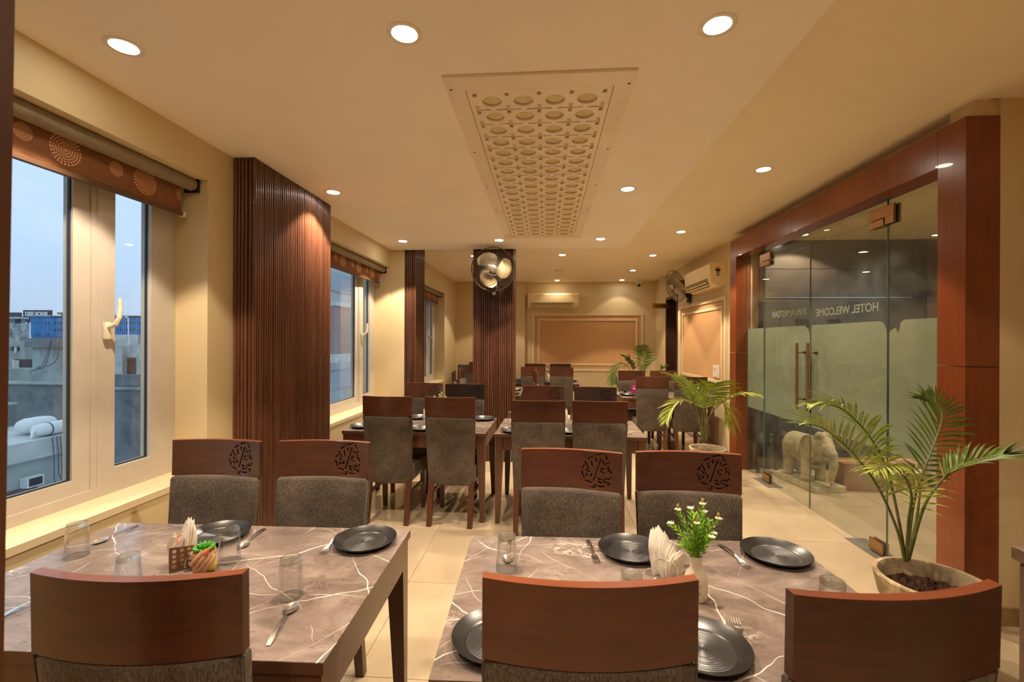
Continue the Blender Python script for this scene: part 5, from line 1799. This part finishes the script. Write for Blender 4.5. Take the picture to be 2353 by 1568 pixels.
for px in (270, 277, 292, 299, 306, 320, 328, 335, 126, 133, 140, 147):
    for py in (742, 758): 
        c_ = at_y(px, py, 37.9); MB().ball(c_ - t.location, .09, 1, (1, .5, 1)).build('bolt_cap', K_board, t)
# white water tank
t = bld('water_tank', 'ribbed white water tank in front of the blue shed', 'tank', 160, 31)
c_ = at_y(163, 777, 31)
MB().box(-2.0, 2.0, .0, 1.5, 0, c_.z + 10).build('tank_platform', K_dark, t)
k_ = 31 / 1046
prof = [(0, 0)]
for q in range(6): prof += [(.60, q * .13), (.64, q * .13 + .03), (.64, q * .13 + .09), (.60, q * .13 + .12)]
prof += [(.5, .84), (.2, .92), (0, .93)]
MB().lathe(prof, 32).build('tank_body', K_white, t, smooth=40, loc=(c_.x - t.location.x, .7, c_.z + 10))
MB().lathe([(0, .92), (.2, .92), (.2, .98), (0, 1.0)], 20).build('lid', K_board, t, loc=(c_.x - t.location.x, .7, c_.z + 10))
# concrete house with a dark parapet
t = bld('concrete_house', 'grey plastered house with a dark stained parapet below the blue shed', 'building', 110, 27)
block(t, 'wall', rect(74, 200, 798, 1300, 27), 27, .8, K_grey)
block(t, 'parapet', rect(64, 200, 777, 800, 27), 26.8, 1.1, K_dark)
block(t, 'lower_wall', rect(-60, 222, 881, 1300, 26), 25.6, 1.3, K_dark)
block(t, 'coping', rect(-60, 222, 878, 884, 26), 25.5, 1.6, K_grey)
cb = MB()
for q, (a_, m_, z_) in enumerate((((117, 783), (100, 835), (70, 855)), ((118, 785), (105, 838), (76, 853)), ((137, 780), (128, 830), (88, 848)))):
    P_ = [at_y(*a_, 26.6), at_y(*m_, 26.3), at_y(*z_, 25.9)]
    cb.tube([p - Vector(t.location) for p in spline(P_, 12)], .02, 5)
cb.build('hanging_cable', K_board, t)
# old flaked wall and house with windows at the left
t = bld('old_house', 'old house with flaking white wall and dark windows at the far left outside', 'building', 30, 34)
block(t, 'flaking_wall', rect(-60, 73, 744, 800, 34), 33.5, .3, K_old)
block(t, 'wall', rect(-60, 76, 790, 1200, 32), 31.4, .5, K_grey)
block(t, 'window', rect(28, 45, 797, 806, 31.4), 31.3, .1, K_shade); block(t, 'window', rect(33, 74, 826, 845, 31.4), 31.3, .1, K_shade)
block(t, 'frame_post', rect(35.5, 38, 827, 845, 31.4), 31.2, .1, K_white); block(t, 'frame_post', rect(40, 42.5, 798, 811, 31.4), 31.2, .1, K_white)
block(t, 'shutter', rect(38, 49, 828, 845, 31.4), 31.22, .06, K_pale)
block(t, 'ledge', rect(-60, 72, 846, 884, 29), 29, .8, K_grey)
for q, px in enumerate((53, 60, 66)):
    c_ = at_y(px, 852, 29.4); MB().ball(c_ - Vector(t.location), .16, 2, (.8, .7, 1.2)).build('bundle', (K_board, K_white, K_shade)[q], t)
# house with a brown door, right pane
t = bld('rooftop_house', 'grey rooftop house with a brown door and a leaning ladder', 'building', 290, 27.5)
block(t, 'wall', rect(226, 365, 790, 1300, 28), 28, 1.5, K_pale)
block(t, 'upper_wall', rect(226, 314, 769, 806, 29), 29.2, .4, K_pale)
br_ = rect(314, 362, 769, 806, 29)
block(t, 'brick_wall', br_, 29.1, .4, K_brick)
block(t, 'door', rect(294, 312.5, 822, 861, 28), 27.93, .07, K_brownd); block(t, 'door_panel', rect(298, 307, 826, 838, 28), 27.9, .04, K_shade)
block(t, 'step_wall', rect(262, 290, 793, 862, 28), 27.7, .3, K_pale)
block(t, 'parapet', rect(236, 370, 861, 888, 25), 25, .4, K_dark)
block(t, 'coping', rect(236, 370, 888, 897, 25), 24.9, .6, K_grey)
block(t, 'lower_wall', rect(236, 370, 896, 1300, 25), 25.05, 1, K_dark)
t = bld('ladder', 'bamboo ladder leaning against the rooftop house', 'ladder', 325, 27.2)
for dx in (0, 9):
    a_ = at_y(318 + dx, 803, 27.8) - Vector(t.location); b_ = at_y(333 + dx, 861, 27.0) - Vector(t.location)
    MB().tube([a_, b_], .05, 6).build('rail', K_pale, t)
for q in range(7):
    u = (q + .5) / 7
    a_ = at_y(318 + 15 * u, 803 + 58 * u, 27.8 - .8 * u) - Vector(t.location); b_ = at_y(327 + 15 * u, 803 + 58 * u, 27.8 - .8 * u) - Vector(t.location)
    MB().tube([a_, b_], .035, 6).build('rung', K_pale, t)
t = bld('street_pole', 'thin white pole with a hooked tip in front of the blue shed', 'pole', 295, 27)
P_ = [at_y(296, 793, 27), at_y(294.5, 735, 27), at_y(294, 729.5, 27), at_y(290, 728, 27), at_y(288.5, 729.5, 27)]
MB().tube([p - Vector(t.location) for p in P_], .035, 8).build('pole', K_white, t, smooth=True)
MB().ball(P_[-1] - Vector(t.location), .06, 2).build('pole_tip', K_white, t)
# near terrace with sacks
t = thing('terrace_house', 'pale neighbouring terrace with cables hanging from its ledge, down below the window', 'building', (-12, 10.5, -10))
MB().box(-6, 0, -3.5, 1.12, 8.66, 9.10).build('ledge', K_pale, t)
MB().box(-6, -.15, -3.6, 1.10, 0, 8.66).build('wall', K_grey, t)
wd_ = MB().box(-.16, -.06, -1.25, -.48, 5.6, 8.02).build('shutter', plain('brown_grey_shutter', (86, 78, 84), .6), t)
MB().box(-.14, .05, -.79, -.43, 8.03, 8.27).build('window_unit', K_white, t)
MB().box(.05, .06, -.75, -.47, 8.06, 8.24).build('unit_grille', K_shade, t)
hc_ = MB()
for q, (yy, ln) in enumerate(((-.22, 1.3), (-.12, 1.15), (-.04, 1.3), (.10, 1.25), (.16, .6))):
    hc_.tube([(.02, yy, 9.1), (.04, yy + .02, 9.1 - ln * .4), (.03, yy + .03, 9.1 - ln * .8), (.03, yy + .12, 9.1 - ln)], .008, 5)
hc_.build('hanging_cable', K_board, t)
pw_ = thing('parapet_wall', 'low dark parapet wall at the back of the terrace behind the sacks', 'wall', (-15, 11.5, -.9))
MB().box(-3, .4, -.4, .1, 0, .58).build('wall', K_dark, pw_)
MB().box(-3.02, .42, -.42, .12, .58, .64).build('coping', K_grey, pw_)
sk = tag(MB().loft([[(r_ * 1.15 * math.cos(a) - .1, l_, .20 + r_ * .85 * math.sin(a)) for a in [2 * PI * k / 20 for k in range(20)]] for l_, r_ in ((-.40, .03), (-.385, .12), (-.33, .19), (-.2, .23 + .01), (-.08, .235), (.05, .242), (.18, .235), (.30, .21), (.36, .14), (.38, .04))]).build('grain_sack', K_white, smooth=60, loc=(-12.85, 10.74, -.891)), 'plump white sack lying on the terrace ledge outside, the rear one', 'sack')
s2 = thing('rolled_sack', 'rolled white sheet tied with cord on the terrace ledge outside, the front one', 'sack', (-12.32, 10.53, -.894), 0)
MB().lathe([(0, -.40), (.09, -.395), (.135, -.34), (.155, -.2), (.165, .1), (.17, .38), (.15, .40), (.05, .39), (0, .36)], 28, 0, 0, .165, axis='y').build('roll', K_white, s2, smooth=50)
MB().lathe([(.158, -.014), (.168, -.01), (.168, .01), (.158, .014)], 28, 0, -.08, .165, axis='y').build('cord', K_board, s2)
MB().tube([(.02, -.36, .20), (.06, -.46, .12), (.10, -.52, .01)], [.05, .035, .015], 8).build('loose_end', K_white, s2, smooth=True)
# close neighbour seen through the middle and far windows
t = thing('apartment_building', 'tall pink and blue-grey neighbouring building close outside the middle window', 'building', (-6.4, 18, -10))
K_band = plain('grey_blue_cladding', (160, 167, 175), .6, 0, .3, .05, 1)
K_sky = plain('pale_blue_cladding', (178, 184, 190), .6, 0, .3, .05, 1)
MB().box(-4, 0, -5.4, 14, 0, 10.55).build('lower_wall', K_grey, t)
MB().box(-4, -.02, -5.4, 14, 10.55, 16).build('upper_wall', K_sky, t)
for k in range(9): MB().box(-.02, .04, -5.4 + k * 2.2, -3.24 + k * 2.2, 13.0, 13.55).build('cladding_panel', K_band if k % 3 == 0 else K_sky, t)
MB().box(-.02, .40, -5.4, -4.3, 11.1, 12.5).build('rendered_bay', K_pink, t)
MB().box(-.02, .46, -5.4, -4.25, 12.5, 12.62).build('bay_coping', K_pale, t)
MB().box(-.02, .42, -5.4, -4.3, 10.85, 11.1).build('bay_base', K_pale, t)
for k in range(4):
    wn = MB().box(-.02, .05, -1.6 + k * 3.4, -.2 + k * 3.4, 11.1, 12.5).build('window', K_shade, t)
    MB().box(.05, .10, -1.66 + k * 3.4, -.14 + k * 3.4, 11.0, 11.1).build('window_sill', K_pale, wn)
    MB().box(.05, .08, -.94 + k * 3.4, -.88 + k * 3.4, 11.1, 12.5).build('window_bar', K_white, wn)
MB().box(0, .05, -5.3, 12, 10.0, 10.55).build('blue_band', K_band, t)
